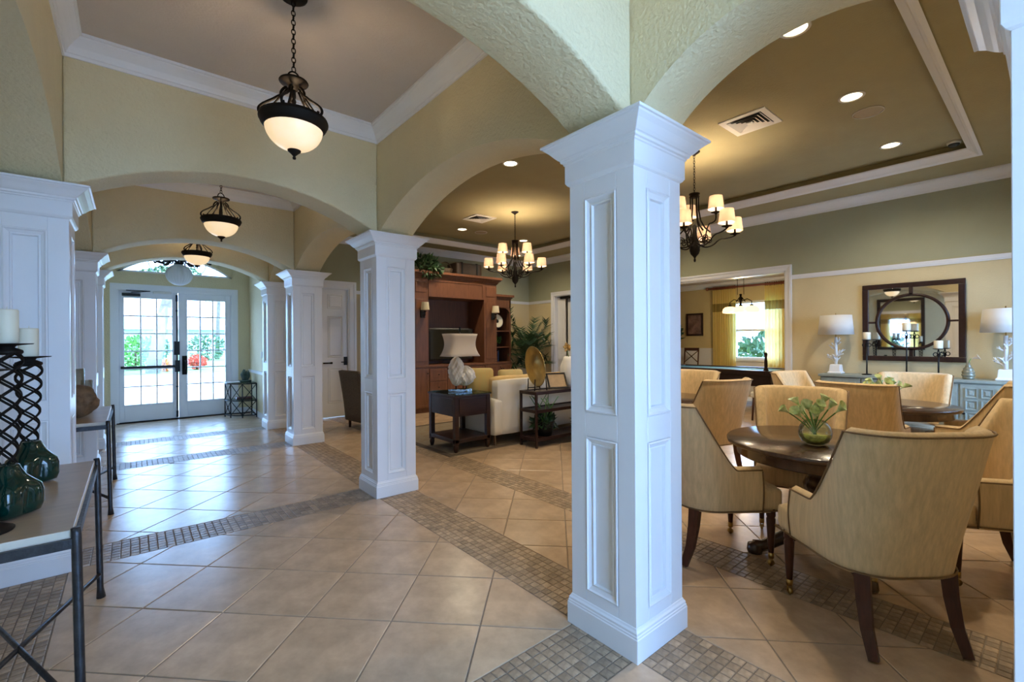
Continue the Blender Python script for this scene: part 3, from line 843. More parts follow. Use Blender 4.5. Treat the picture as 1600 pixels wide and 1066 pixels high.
# ================================================================== FOYER FIXTURE
t = thing('foyer_chandelier', 'black scrolled iron chandelier with white pleated globe before the arched transom', 'chandelier', (-1.29, 9.75, 0))
b = MB(); b.lathe([(.0,3.39),(.02,3.39),(.06,3.405),(.065,3.42)], n=16); b.build('canopy', BLACKM, t)
b = MB(); b.tube([(0,0,2.86),(0,0,3.40)], .008, 6); b.build('stem', BLACKM, t)
b = MB(); b.lathe([(.0,2.80),(.06,2.80),(.05,2.83),(.03,2.85),(.02,2.89),(0,2.90)], n=12); b.build('hub', BLACKM, t)
for k in range(8):
    a = 2*pi*k/8
    pts = []
    for i in range(40):
        s_ = i/39; r = .04+.40*s_; pts.append((r, 2.84+.035*sin(s_*9)))
    for i in range(12):
        an = i/11*2*pi*.9; pts.append((.44-.0+.03*sin(an)*.9, 2.86-.03*cos(an)+0.012))
    b = MB(); b.tube([(r*cos(a), r*sin(a), z) for r, z in pts], .013, 5)
    b.tube([((.22+.06*cos(q))*cos(a+.18), (.22+.06*cos(q))*sin(a+.18), 2.83+.04*sin(q)) for q in [2*pi*i/14 for i in range(13)]], .012, 5)
    b.build('scroll_arm', BLACKM, t)
GLOBE = mat('white_pleated_shade', (0.70, 0.74, 0.82), 0.7)
b = MB(); pr = [(.19*sin(pi*i/16)+.0, 2.625-.185*cos(pi*i/16)) for i in range(17)]
b.lathe(pr, n=96, lobes=lambda a, z: 1+.025*cos(24*a)); b.build('pleated_globe', GLOBE, t)

# ================================================================== CONSOLE TABLES
def console(y0, y1, label):
    t = thing('console_table', label, 'table', (0, 0, 0), 0, 'stone-topped iron consoles along the left wall')
    x0, x1, z = -2.545, -2.09, .79
    b = MB(); b.box(x0, x1-.005, y0+.01, y1-.01, z-.028, z, 1); b.mi[-5] = 0; b.build('stone_top', [STONETOP, STONEEDGE], t, bevel=.003)
    b = MB()
    for y in (y0+.0, y1-.0): b.box(x0, x1, y-.008, y+.008, z-.062, z-.028)
    for x in (x0, x1): b.box(x-.008, x+.008, y0, y1, z-.062, z-.028)
    b.build('top_frame', IRON, t)
    for x in (x0, x1):
        for y in (y0, y1):
            b = MB(); sx = .018 if x == x1 else -.018; 
            b.tube([(x+.002, y, z+.008), (x+.004, y, z-.02), (x+sx*.8, y, .06), (x+sx, y, .004)], [.013,.0145,.0145,.021], 8); b.build('leg', IRON, t)
    for (p_, q_) in (((x0,y0),(x1+.014,y1)), ((x1+.014,y0),(x0,y1))):
        b = MB(); b.tube([(p_[0], p_[1], .14), (q_[0], q_[1], .14)], .011, 6); b.build('cross_stretcher', IRON, t)
    return t
console(2.235, 3.50, 'foreground iron console with travertine top holding candle holders and green glass')
console(5.14, 6.43, 'farther iron console in the left niche with clear glass cylinders')
# twisted candle holders
def candle_holder(x, y, zp, zc, label):
    t = thing('candle_holder', label, 'candle holder', (x, y, .79), 0, 'twisted iron candle holders')
    H = zp-.79
    b = MB(); b.lathe([(.0,.001),(.088,.001),(.09,.006),(.06,.022),(.03,.034),(.012,.04),(0,.04)], n=24); b.build('base', BRONZE, t)
    for s_ in (-1, 1):
        for k in range(3):
            pts = []
            for i in range(91):
                q = i/90; r = .020+.030*q**.7; an = 2*pi*k/3+s_*(q*2*pi*2.5)
                pts.append((r*cos(an), r*sin(an), .035+(H-.075)*q))
            b = MB(); b.tube(pts, .0050, 6); b.build('twisted_wire', BRONZE, t)
    b = MB(); b.lathe([(.045,H-.05),(.052,H-.04),(.05,H-.03),(.025,H-.018),(.03,H-.010),(.082,H-.004),(.085,H),(.0,H)], n=24); b.build('drip_plate', BRONZE, t)
    b = MB(); b.lathe([(.0,H),(.036,H),(.038,H+.004),(.038,H+zc-.006),(.035,H+zc),(.012,H+zc-.003),(0,H+zc-.003)], n=24); b.tube([(0,0,H+zc-.005),(0.002,0,H+zc+.012)], .0012, 5)
    b.build('candle', CREAM, t)
candle_holder(-2.338, 3.39, 1.385, .145, 'shorter twisted iron candle holder with cream candle, nearest the white column')
candle_holder(-2.353, 2.96, 1.452, .150, 'taller twisted iron candle holder cut off by the left picture edge')
candle_holder(-2.345, 2.40, 1.36, .145, 'third twisted iron candle holder, only its round foot showing on the console')
def green_bottle(x, y, s_, rz, label):
    t = thing('green_glass_bottle', label, 'bottle', (x, y, .79), rz, 'dimpled green glass bottles')
    pr = [(.0,.002),(.052,.002),(.072,.010),(.079,.035),(.079,.085),(.073,.11),(.060,.13),(.047,.15),(.037,.175),(.032,.190),(.024,.195),(.0,.17)]
    def lob(a, z):
        k = (abs(cos(a))**5+abs(sin(a))**5)**(-1/5)
        dent = .30*max(0, cos(4*a))**3*math.exp(-((z-.055)/.035)**2)
        return 1+(k-1-dent)*(1 if z < .11 else max(0, (.165-z)/.055))
    b = MB(); b.lathe([(r*s_, z*s_) for r, z in pr], n=48, lobes=lambda a, z: lob(a, z/s_)); b.build('glass_body', GREENG, t)
green_bottle(-2.30, 3.14, 1.02, .5, 'dark green dimpled glass bottle nearer the white column')
green_bottle(-2.30, 2.585, 1.02, .9, 'dark green dimpled glass bottle at the very left picture edge')
# things on the farther console
ROCK = mat('brown_coral_stone', (0.17, 0.10, 0.05), 0.75, var=0.5, vscale=14, bump=0.9, bscale=30)
b = MB(); pr = [(.13*sin(pi*i/18)*1.0, .15-.145*cos(pi*i/18)) for i in range(19)]
random.seed(3)
b.lathe(pr, n=36, lobes=lambda a, z: 1+.10*sin(5*a+20*z)+.07*sin(9*a-31*z)+.05*sin(17*a+55*z))
o = b.build('coral_stone_ball', ROCK); o.location = (-2.30, 5.55, .79); tag(o, 'rough brown coral stone ball on the farther console', 'ornament')
for i, (x, y, r, h, lb) in enumerate(((-2.40, 5.75, .06, .36, 'clear glass cylinder holding a dark red candle on the farther console'),
                               (-2.33, 5.95, .055, .42, 'tallest clear glass cylinder on the farther console'),
                               (-2.27, 6.12, .045, .30, 'shortest clear glass cylinder at the far end of the farther console'))):
    t = thing('glass_cylinder', lb, 'vase', (x, y, .79), 0, 'glass cylinders on the farther console')
    b = MB(); b.lathe([(.0,.002),(r,.002),(r,h),(r-.004,h),(r-.004,.012),(.0,.012)], n=24); b.build('glass', GLASSC, t)
    if i == 0:
        b = MB(); b.lathe([(.0,.013),(.035,.013),(.035,.30),(.0,.30)], n=18); b.build('candle', mat('dark_red_wax', (.16,.03,.02), .5), t)
    else:
        b = MB(); b.lathe([(.0,.013),(.03,.013),(.03,h*.55),(.0,h*.55)], n=18); b.build('candle', CREAM, t)
# framed mirror on the left wall above the console (seen again in the dining mirror)
t = thing('wall_mirror', 'dark framed mirror above the foreground console, seen only as a reflection', 'mirror', (LW, 2.87, 1.85))
b = MB(); b.box(0.002,.03,-.52,.52,-.72,-.64); b.box(0.002,.03,-.52,.52,.64,.72); b.box(0.002,.03,-.52,-.44,-.64,.64); b.box(0.002,.03,.44,.52,-.64,.64); b.build('frame', DARKW, t, bevel=.005)
MB().box(0.004,.012,-.44,.44,-.64,.64).build('mirror_glass', MIRROR, t)

# ================================================================== FOYER IRON STAND
t = thing('iron_stand', 'small black iron stand with crossed braces right of the entrance doors', 'table', (-.075, 10.42, 0))
def arcp(r, z, n=14): return [(-r*cos(pi/2*i/n)*1.0, -r*sin(pi/2*i/n), z) for i in range(n+1)]
R0 = .46
for z, nm in ((.655, 'top_frame'), (.33, 'shelf_frame'), (.05, 'foot_frame')):
    b = MB(); b.tube([(0,0,z)]+arcp(R0, z)+[(0,0,z)], .011, 6); b.build(nm, BLACKM, t)
b = MB(); b.prism([(0,0)]+[(x,y) for x, y, _ in arcp(R0+.012, 0)], .667, .677); b.build('glass_top', GLASSG, t)
b = MB(); b.prism([(0,0)]+[(x,y) for x, y, _ in arcp(R0-.005, 0)], .342, .35); b.build('glass_shelf', GLASSG, t)
legs = [(0,0), (-R0,0), (-R0*cos(.52), -R0*sin(.52)), (-R0*cos(1.05), -R0*sin(1.05)), (0,-R0)]
for x, y in legs:
    b = MB(); b.tube([(x,y,.003),(x,y,.66)], .011, 6); b.build('leg', BLACKM, t)
for (a, c_) in zip(legs[1:], legs[2:]):
    for z0, z1 in ((.05,.33),(.33,.65)):
        b = MB(); b.tube([(*a, z0), (*c_, z1)], .007, 5); b.build('brace', BLACKM, t)
        b = MB(); b.tube([(*a, z1), (*c_, z0)], .007, 5); b.build('brace', BLACKM, t)
BRGR = mat('verdigris_bronze', (0.045, 0.075, 0.06), 0.5, metal=0.4, var=0.4, vscale=20, bump=0.4, bscale=40)
b = MB(); b.rbox(-.10,.10,-.06,.06,.0,.03,.01); 
random.seed(5)
for i in range(9):
    a = 2*pi*i/9; h = random.uniform(.10,.25); r = random.uniform(.03,.075)
    b.tube([(r*cos(a)*.5, r*sin(a)*.4, .02),(r*cos(a), r*sin(a)*.7, h*.6),(r*cos(a)*.7+.02, r*sin(a)*.5, h)], [.02,.03,.008], 7)
o = b.build('bronze_frog_ornament', BRGR); o.location = (-.21, 10.30, .678); tag(o, 'green bronze ornament on the iron stand by the entrance', 'ornament')
b = MB(); b.rbox(-.13,.13,-.09,.09,0,.03,.006); o = b.build('red_book', mat('red_book_cover', (.12,.03,.02), .5, var=.2)); o.location = (-.24,10.30,.351); tag(o, 'dark red book on the shelf of the iron stand', 'book')
b = MB(); b.box(-.11,.11,-.08,.08,0,.006); o = b.build('paper_leaflets', PLASTW); o.location = (-.40,10.33,.678); o.rotation_euler = (0,0,.2); tag(o, 'white leaflets on the glass top of the iron stand', 'paper')
b = MB(); b.box(-.06,-.05,9.55,9.63,1.15,1.27); o = b.build('thermostat', PLASTW, bevel=.004); tag(o, 'small white thermostat on the wall beside the entrance', 'thermostat')
b = MB(); b.box(XR-.012,XR-.001,8.28,8.36,1.46,1.60); b.box(XR-.018,XR-.012,8.305,8.335,1.50,1.56); o = b.build('wall_switch', PLASTW); tag(o, 'white wall control plate between the palm and the far doorway', 'switch')

# ================================================================== WICKER ARMCHAIR
t = thing('wicker_chair', 'brown wicker armchair standing behind the second column by the panel door', 'chair', (1.22, 7.48, 0), facing(1.0, 0.12))
rows = []
for j in range(9):
    q = j/8; z = .14+.84*q; row = []
    for i in range(25):
        a = -1.0+2.0*i/24
        x = .32*max(-1, min(1, a*1.5)); y = -.30-.11*q**1.3 + (0 if abs(a) < .66 else (abs(a)-.66)*1.5*(.55 if q < .55 else .22))
        zz = z if abs(a) < .66 else min(z, .98-(abs(a)-.66)*1.1)
        row.append((x, y, zz))
    rows.append(row)
b = MB(); b.grid(rows); o = b.build('woven_back', WICKER, t); md = o.modifiers.new('s', 'SOLIDIFY'); md.thickness = .045; md.offset = 1
b = MB(); b.rbox(-.30,.30,-.27,.30,.14,.42,.03); b.build('woven_seat', WICKER, t)
b = MB(); b.rbox(-.28,.28,-.24,.29,.42,.50,.035); b.build('seat_cushion', mat('brown_cushion', (.16,.11,.06), .9, var=.1), t)
for x in (-.27,.27):
    for y in (-.28,.26):
        b = MB(); b.tube([(x,y,.15),(x,y,.003)], [.026,.02], 8); b.build('leg', LEGW, t)
# ================================================================== DINING CHAIRS
def sstep(a, b_, x):
    t_ = max(0.0, min(1.0, (x-a)/(b_-a))); return t_*t_*(3-2*t_)
HB, HA, ZBOT = 1.04, .635, .355
def shell_geo():
    w0, yb, yfr, rc = .285, -.27, .19, .20
    path = []
    n_s, n_c, n_b = 26, 8, 8
    for i in range(n_s): path.append((-w0, yfr+(yb+rc-yfr)*i/n_s))
    for i in range(n_c): a = pi+pi/2*i/n_c; path.append((-w0+rc+rc*cos(a), yb+rc+rc*sin(a)))
    for i in range(n_b+1): path.append((-(w0-rc)+2*(w0-rc)*i/n_b, yb))
    path += [(-x, y) for x, y in reversed(path[:n_s+n_c])]
    nrm = []
    for i in range(len(path)):
        a = Vector(path[max(0,i-1)]); c_ = Vector(path[min(len(path)-1,i+1)]); d = (c_-a).normalized(); nrm.append((d.y, -d.x))
    # make normals point outwards
    out = []
    for (x, y), (nx, ny) in zip(path, nrm):
        if nx*x+ny*(y-.05) < 0: nx, ny = -nx, -ny
        out.append((nx, ny))
    rows = []; edge_top = []; edge_bot = []
    for (x, y), (nx, ny) in zip(path, out):
        rise = max(0.0, min(1.0, (.045-y)/.15))**1.4
        top = HA+(HB-HA)*rise
        k = sstep(.16, -.12, y)
        def pos(z, off):
            q = max(0, (z-ZBOT)/(HB-ZBOT))
            fl = 1+.17*q*q*(.4+.6*k)
            return ((x-nx*off)*fl, (y-ny*off) - k*(.15*q**1.25), z)
        sec = []
        bow = .012
        for j in range(9):
            z = ZBOT+(top-.02-ZBOT)*j/8
            sec.append(pos(z, -bow*sin(pi*j/8)))
        th = .065
        edge_top.append(pos(top-.012, -.004)); edge_bot.append(pos(ZBOT+.012, -.009))
        sec.append(pos(top-.006, .010)); sec.append(pos(top+.006, th*.5)); sec.append(pos(top-.006, th-.010))
        for j in range(6):
            z = top-.02-(top-.02-.44)*j/5
            sec.append(pos(z, th+.004*sin(pi*j/5)))
        rows.append(sec)
    b = MB(); b.grid(rows)
    n = len(rows[0])
    for r, rev in ((rows[0], False), (rows[-1], True)):
        f = tuple(range(n)); b.add(r, [f if rev else f[::-1]])
    tr = MB(); tr.tube(edge_top, .0048, 6); tr.tube(edge_bot, .0048, 6)
    for r in (rows[0], rows[-1]): tr.tube([(p[0], p[1]+.003, p[2]) for p in r[:9]], .0055, 6)
    return b, tr
def chair_proto():
    t = thing('dining_chair', '', 'chair')
    sh, tr = shell_geo()
    sh.build('upholstered_back', FABRIC, t)
    tr.build('nailhead_trim', NAIL, t)
    b = MB(); b.rbox(-.225,.225,-.20,.30,.37,.515,.045, puff=.012); b.rbox(-.285,.285,.185,.335,.358,.505,.035); b.build('seat_cushion', FABRIC, t)
    b = MB(); b.rbox(-.19,.19,-.22,.2,.34,.40,.02); b.rbox(-.272,.272,-.02,.31,.34,.40,.02); b.build('seat_rail', FABRIC, t)
    b = MB(); b.tube([(-.284,.19,.362),(-.284,.338,.362),(.284,.338,.362),(.284,.19,.362)], .0055, 6); b.build('front_trim', NAIL, t)
    for s_ in (-1, 1):
        b = MB(); pth = [(s_*.205,-.205,.36),(s_*.207,-.215,.25),(s_*.212,-.24,.12),(s_*.218,-.285,.006)]
        b.tube(pth, [.044,.040,.034,.028], 4, smooth=False); b.build('rear_leg', LEGW, t)
    for s_ in (-1, 1):
        b = MB(); b.lathe([(.013,.055),(.016,.09),(.020,.15),(.025,.26),(.027,.30),(.022,.31),(.028,.32),(.028,.37)], c=(s_*.245,.27,0), n=12)
        leg = b.build('front_leg', LEGW, t)
        b = MB(); b.lathe([(.017,.05),(.018,.085)], c=(s_*.245,.27,0), n=12)
        b.tube([(s_*.245-.011,.27,.05),(s_*.245-.011,.268,.02)], .004, 5); b.tube([(s_*.245+.011,.27,.05),(s_*.245+.011,.268,.02)], .004, 5)
        b.tube([(s_*.245-.008,.268,.0205),(s_*.245+.008,.268,.0205)], .0195, 14); b.build('caster', BRASS, leg)
    return t
GD = 'upholstered barrel-back dining chairs'
CH = [ # x, y, facing, label
 (.955, .625, (.62,.785), 'nearest oatmeal dining chair, its back to the camera, at the front table'),
 (1.13, 1.545, (.80,-.60), 'oatmeal dining chair in profile beside the largest column, left of the front table'),
 (2.08, 1.31, (-.95,-.31), 'oatmeal dining chair facing the camera directly behind the lily vase of the front table'),
 (2.12, .30, (-.55,.83), 'oatmeal dining chair at the right picture edge, right of the front table'),
 (3.47, 1.20, (.97,-.1), 'oatmeal dining chair turned away from the camera at the left side of the second table'),
 (4.78, 1.06, (-1,-.1), 'oatmeal dining chair facing the camera between second table and blue-grey sideboard'),
 (4.10, .56, (.0,1), 'oatmeal dining chair with shaded back right of the second table'),
 (4.30, 1.88, (-.2,-.98), 'oatmeal dining chair on the far side of the second table near the wide doorway'),
 (2.85, 2.46, (.25,.96), 'oatmeal dining chair with its back to the camera at the third table by the column'),
 (3.52, 3.08, (-1,0), 'oatmeal dining chair facing left at the third table in front of the pool table'),
]
proto = None
for x, y, (fx, fy), lb in CH:
    if proto is None:
        proto = chair_proto(); proto.location = (x, y, .004); proto.rotation_euler = (0,0,facing(fx,fy)); proto['label'] = lb; proto['group'] = GD
    else: dup(proto, (x, y, .004), facing(fx, fy), lb, GD)

# ================================================================== ROUND TABLES
def table_proto():
    t = thing('round_table', '', 'table')
    b = MB(); b.lathe([(.0,.725),(.565,.725),(.578,.730),(.582,.742),(.582,.752),(.575,.760),(.0,.760)], n=64); b.build('table_top', TABLEW, t)
    b = MB(); b.lathe([(.50,.650),(.515,.652),(.518,.66),(.518,.715),(.53,.725),(.0,.725)], n=64); b.build('apron', TABLEW, t)
    b = MB(); b.lathe([(.0,.10),(.09,.10),(.11,.12),(.10,.16),(.075,.20),(.065,.28),(.085,.36),(.11,.42),(.115,.47),(.095,.52),(.07,.55),(.09,.60),(.16,.64),(.16,.66)], n=28); b.build('pedestal', TABLEW, t)
    for k in range(4):
        a = pi/4+pi/2*k
        pts = [(.06,.16),(.16,.15),(.28,.10),(.38,.05),(.44,.045)]
        b = MB(); b.tube([(r*cos(a), r*sin(a), z) for r, z in pts], [.05,.05,.042,.038,.043], 8); b.lathe([(.0,.003),(.045,.003),(.05,.02),(.045,.06),(.0,.075)], c=(.44*cos(a),.44*sin(a),0), n=12)
        b.build('foot', TABLEW, t)
    return t
TB = [((1.62,1.02), 'nearest round espresso wood table with lilies in a glass bowl'),
      ((4.20,1.17), 'second round espresso wood table in front of the blue-grey sideboard'),
      ((2.98,3.10), 'third round espresso wood table half hidden behind the largest column')]
tp_ = None
for (x, y), lb in TB:
    if tp_ is None: tp_ = table_proto(); tp_.location = (x, y, .004); tp_['label'] = lb; tp_['group'] = 'round dining tables'
    else: dup(tp_, (x, y, .004), .3, lb, 'round dining tables')

# lily vases
WATER = mat('lime_and_water', (0.60, 0.60, 0.14), 0.15, var=0.6, vscale=25, coat=0.5)
def lily_vase(x, y, label, seed):
    random.seed(seed)
    t = thing('lily_vase', label, 'vase', (x, y, .764), 0, 'glass bowls of green lilies')
    pr = [(.0,.001),(.035,.001),(.055,.015),(.066,.04),(.068,.06),(.062,.085),(.048,.105),(.040,.112),(.038,.112),(.046,.104),(.060,.085),(.066,.06),(.064,.04),(.053,.017),(.033,.005),(.0,.005)]
    K = 1.4
    b = MB(); b.lathe([(r*K, z*K) for r, z in pr], n=32); b.build('glass_bowl', GLASSC, t)
    b = MB(); b.lathe([(r*K, z*K) for r, z in [(.0,.006),(.033,.006),(.052,.018),(.062,.04),(.062,.048),(.0,.048)]], n=28); b.build('lime_water', WATER, t)
    for k in range(13):
        a = 2*pi*k/13+random.uniform(-.3,.3); rr = random.uniform(.03,.13) if k else .17
        if k == 0: a = 2.45
        hz = random.uniform(.18,.26) if k else .21
        pth = []
        for i in range(8):
            q = i/7; r = -.02+ (rr+.02)*q**1.5; pth.append((r*cos(a), r*sin(a), .02+(hz-.02)*q))
        b = MB(); b.tube(pth, .0042, 6); stm = b.build('stem', STEM, t)
        # calla flower: flared funnel with pointed lip
        tip = Vector(pth[-1]); d = (Vector(pth[-1])-Vector(pth[-2])).normalized(); u = d.orthogonal().normalized(); v_ = d.cross(u)
        rows = []
        for i in range(6):
            q = i/5; row = []
            for j in range(12):
                an = 2*pi*j/12; rad = .004+.023*q**1.6*(1+.6*max(0,cos(an))); ln = .058*q+ (.022*q*q*max(0,cos(an)))
                row.append(tuple(tip + d*(ln-.005) + (u*cos(an)+v_*sin(an))*rad))
            rows.append(row)
        b = MB(); b.grid(rows, closed=True); b.build('flower', LILY, stm)
    return t
lily_vase(1.47, 1.02, 'glass bowl of green lilies on the nearest round table', 11)
lily_vase(3.93, 1.13, 'glass bowl of green lilies on the second round table', 12)

# ================================================================== SIDEBOARD, LAMPS, CANDLESTICKS, MIRROR
t = thing('sideboard', 'long blue-grey sideboard with square panelled doors below the mirror', 'sideboard', (0,0,0))
sx0, sx1, sy0, sy1, sz = 5.63, 6.008, .30, 2.20, .955
b = MB(); b.box(sx0-.02, sx1, sy0-.02, sy1+.02, sz-.035, sz); b.build('top', BLUEGREY, t, bevel=.006)
b = MB(); b.box(sx0+.012, sx1, sy0, sy1, .10, sz-.035); b.build('body', BLUEGREY, t)
for y in (sy0+.03, sy1-.03):
    for x in (sx0+.04, sx1-.04): MB().box(x-.025,x+.025,y-.025,y+.025,.004,.10).build('leg', BLUEGREY, t)
nd = 4; dw = (sy1-sy0)/nd
for i in range(nd):
    y0 = sy0+i*dw+.01; y1 = sy0+(i+1)*dw-.01
    b = MB(); b.box(sx0-.004, sx0+.012, y0, y1, .13, sz-.05); d_ = b.build('door', BLUEGREY, t, bevel=.004)
    nc, nr = 3, 5; cw = (y1-y0-.06)/nc; chh = (sz-.05-.13-.06)/nr
    for c_ in range(nc):
        for r in range(nr):
            a0 = y0+.03+c_*cw+.014; a1 = y0+.03+(c_+1)*cw-.014; z0 = .16+r*chh+.014; z1 = .16+(r+1)*chh-.014
            m_ = MB(); rg = [[(sx0+d, a0+i_, z0+i_),(sx0+d, a1-i_, z0+i_),(sx0+d, a1-i_, z1-i_),(sx0+d, a0+i_, z1-i_)] for i_, d in ((0,-.004),(0,-.018),(.008,-.018),(.014,-.006),(.03,-.006),(.036,-.014))]
            for r0, r1 in zip(rg, rg[1:]):
                for k in range(4): m_.add([r0[k], r0[(k+1)%4], r1[(k+1)%4], r1[k]], [(0,1,2,3)])
            m_.add(rg[-1], [(0,1,2,3)])
            m_.build('square_panel', BLUEGREY, d_)
    b = MB(); b.lathe([(.0,0),(.012,0),(.009,.01),(.014,.02),(.0,.026)], n=10); k_ = b.build('knob', BRONZE, d_); k_.location = (sx0-.004, y1-.03 if i % 2 == 0 else y0+.03, .56); k_.rotation_euler = (0,-pi/2,0)
def coral_lamp(y, label, seed):
    random.seed(seed)
    t = thing('coral_lamp', label, 'lamp', (5.81, y, .955), 0, 'white coral table lamps')
    b = MB(); b.sqloft([(.085,.001),(.085,.02),(.07,.03),(.062,.12),(.055,.13)]); b.build('base', PORCEL, t, bevel=.006)
    b = MB()
    def branch(p, d, ln, r, lvl):
        q = p + d*ln; b.tube([p, (p+q)/2+Vector((random.uniform(-1,1),random.uniform(-1,1),0))*ln*.08, q], [r, r*.9, r*.8], 5)
        if lvl == 0: return
        for _ in range(3 if lvl > 1 else 2):
            nd_ = (d + Vector((random.uniform(-1,1), random.uniform(-1,1), random.uniform(-.1,.7)))*.75).normalized()
            branch(p + d*ln*random.uniform(.45,1), nd_, ln*random.uniform(.5,.75), r*.75, lvl-1)
    z = .12
    for k in range(10):
        a = 2*pi*k/8*1.7; branch(Vector((0,0,z+k*.034)), Vector((cos(a)*.75, sin(a)*.75, .65)).normalized(), .085 if k < 6 else .065, .011, 2)
    b.tube([(0,0,.11),(0,0,.52)], .020, 8); b.build('coral_branches', PORCEL, t)
    b = MB(); b.tube([(0,0,.44),(0,0,.86)], .006, 6); b.build('harp_rod', BRASS, t)
    b = MB()
    for a, c_ in (((.215,.555),(.19,.83)),): b.grid([[(a[0]*cos(2*pi*i/40), a[0]*sin(2*pi*i/40), a[1]) for i in range(40)], [(c_[0]*cos(2*pi*i/40), c_[0]*sin(2*pi*i/40), c_[1]) for i in range(40)]], closed=True)
    o = b.build('lamp_shade', SHADE, t); md = o.modifiers.new('s','SOLIDIFY'); md.thickness = .004
coral_lamp(2.055, 'white coral table lamp on the sideboard left of the mirror', 21)
coral_lamp(.40, 'white coral table lamp on the sideboard at the right picture edge', 22)
def candlestick(y, zp, hc, label):
    t = thing('candlestick', label, 'candlestick', (5.765, y, .955), 0, 'black iron candlesticks on the sideboard')
    H = zp-.955
    b = MB(); b.lathe([(.0,.001),(.055,.001),(.058,.006),(.05,.012),(.012,.02),(.0,.02)], n=20); b.build('base', BLACKM, t)
    b = MB(); b.tube([(0,0,.01),(0,0,H-.06)], .0085, 8); b.build('stem', BLACKM, t)
    for s_ in (-1, 1):
        pts = [(0, s_*(.0+.030*sin(pi*i/18)*(1.0)), H-.145+.14*i/18) for i in range(19)]
        q = [(0, s_*(.028+.020*cos(a)), H-.075+.024*sin(a)) for a in [2*pi*i/14 for i in range(14)]]
        b = MB(); b.tube(q, .005, 6, closed=True); b.tube([(0,0,H-.12),(0,s_*.012,H-.09),(0,s_*.008,H-.05),(0,0,H-.01)], .005, 6); b.build('scroll', BLACKM, t)
    b = MB(); b.lathe([(.0,H-.012),(.03,H-.012),(.055,H-.004),(.057,H),(.0,H)], n=22); b.build('candle_plate', BLACKM, t)
    b = MB(); b.lathe([(.0,H),(.042,H),(.044,H+.004),(.044,H+hc-.004),(.04,H+hc),(.0,H+hc-.003)], n=24); b.build('candle', CREAM, t)
candlestick(1.688, 1.437, .10, 'left black candlestick with cream candle before the mirror edge')
candlestick(1.272, 1.55, .10, 'tallest black candlestick with cream candle at the mirror centre')
candlestick(.968, 1.32, .10, 'shortest black candlestick with cream candle on the right')
t = thing('bud_vase', 'ribbed clear glass vase holding one pale calla flower on the sideboard', 'vase', (5.76, .705, .955))
b = MB(); pr = []
for i in range(25):
    q = i/24; z = .002+.17*q; r = .066*sin(pi*(.22+.70*q))**.8*(1-.25*q)+.004*sin(q*28); pr.append((max(.012, r), z))
b.lathe([(0,.002)]+pr+[(.018,.20),(.016,.20),(.014,.17)], n=28); b.build('ribbed_glass', mat('smoky_ribbed_glass', (.20,.19,.13), .06, coat=.8, spec=.8), t)
b = MB(); b.tube([(0,0,.12),(0,-.01,.22),(0,-.025,.25)], .004, 6); b.build('stem', STEM, t)
rows = []
for i in range(6):
    q = i/5; rows.append([(.012+.028*q**1.5*cos(an)*.9-.01, -.02-.07*q+.018*q*sin(an), .245+.025*q+(.030*q**1.5)*sin(an)) for an in [2*pi*j/12 for j in range(12)]])
b = MB(); b.grid(rows, closed=True); b.build('flower', mat('pale_calla', (.62,.55,.45), .6), t)

# dining mirror
t = thing('framed_mirror', 'dark wood framed mirror with circle overlay on the straw wall', 'mirror', (XR, 1.265, 1.67))
hw, hh, fwid = .52, .525, .066
b = MB(); b.box(-.04,-.002,-hw,hw,hh-fwid,hh); b.box(-.04,-.002,-hw,hw,-hh,-hh+fwid); b.box(-.04,-.002,-hw,-hw+fwid,-hh+fwid,hh-fwid); b.box(-.04,-.002,hw-fwid,hw,-hh+fwid,hh-fwid)
b.build('frame', DARKW, t, bevel=.006)
MB().box(-.014,-.004,-hw+fwid,hw-fwid,-hh+fwid,hh-fwid).build('mirror_glass', MIRROR, t)
rc_ = .36
b = MB(); rows = []
for (r, d) in ((rc_-.018,-.015),(rc_-.018,-.034),(rc_+.018,-.034),(rc_+.018,-.015)): rows.append([(d, r*cos(2*pi*i/64), r*sin(2*pi*i/64)) for i in range(64)])
b.grid(rows, closed=True); b.build('ring', DARKW, t)
for (y0,y1,z0,z1) in ((-.02,.02,rc_,hh-fwid),(-.02,.02,-hh+fwid,-rc_),(rc_,hw-fwid,-.012,.012),(-hw+fwid,-rc_,-.012,.012)):
    MB().box(-.034,-.015,y0,y1,z0,z1).build('spoke', DARKW, t)

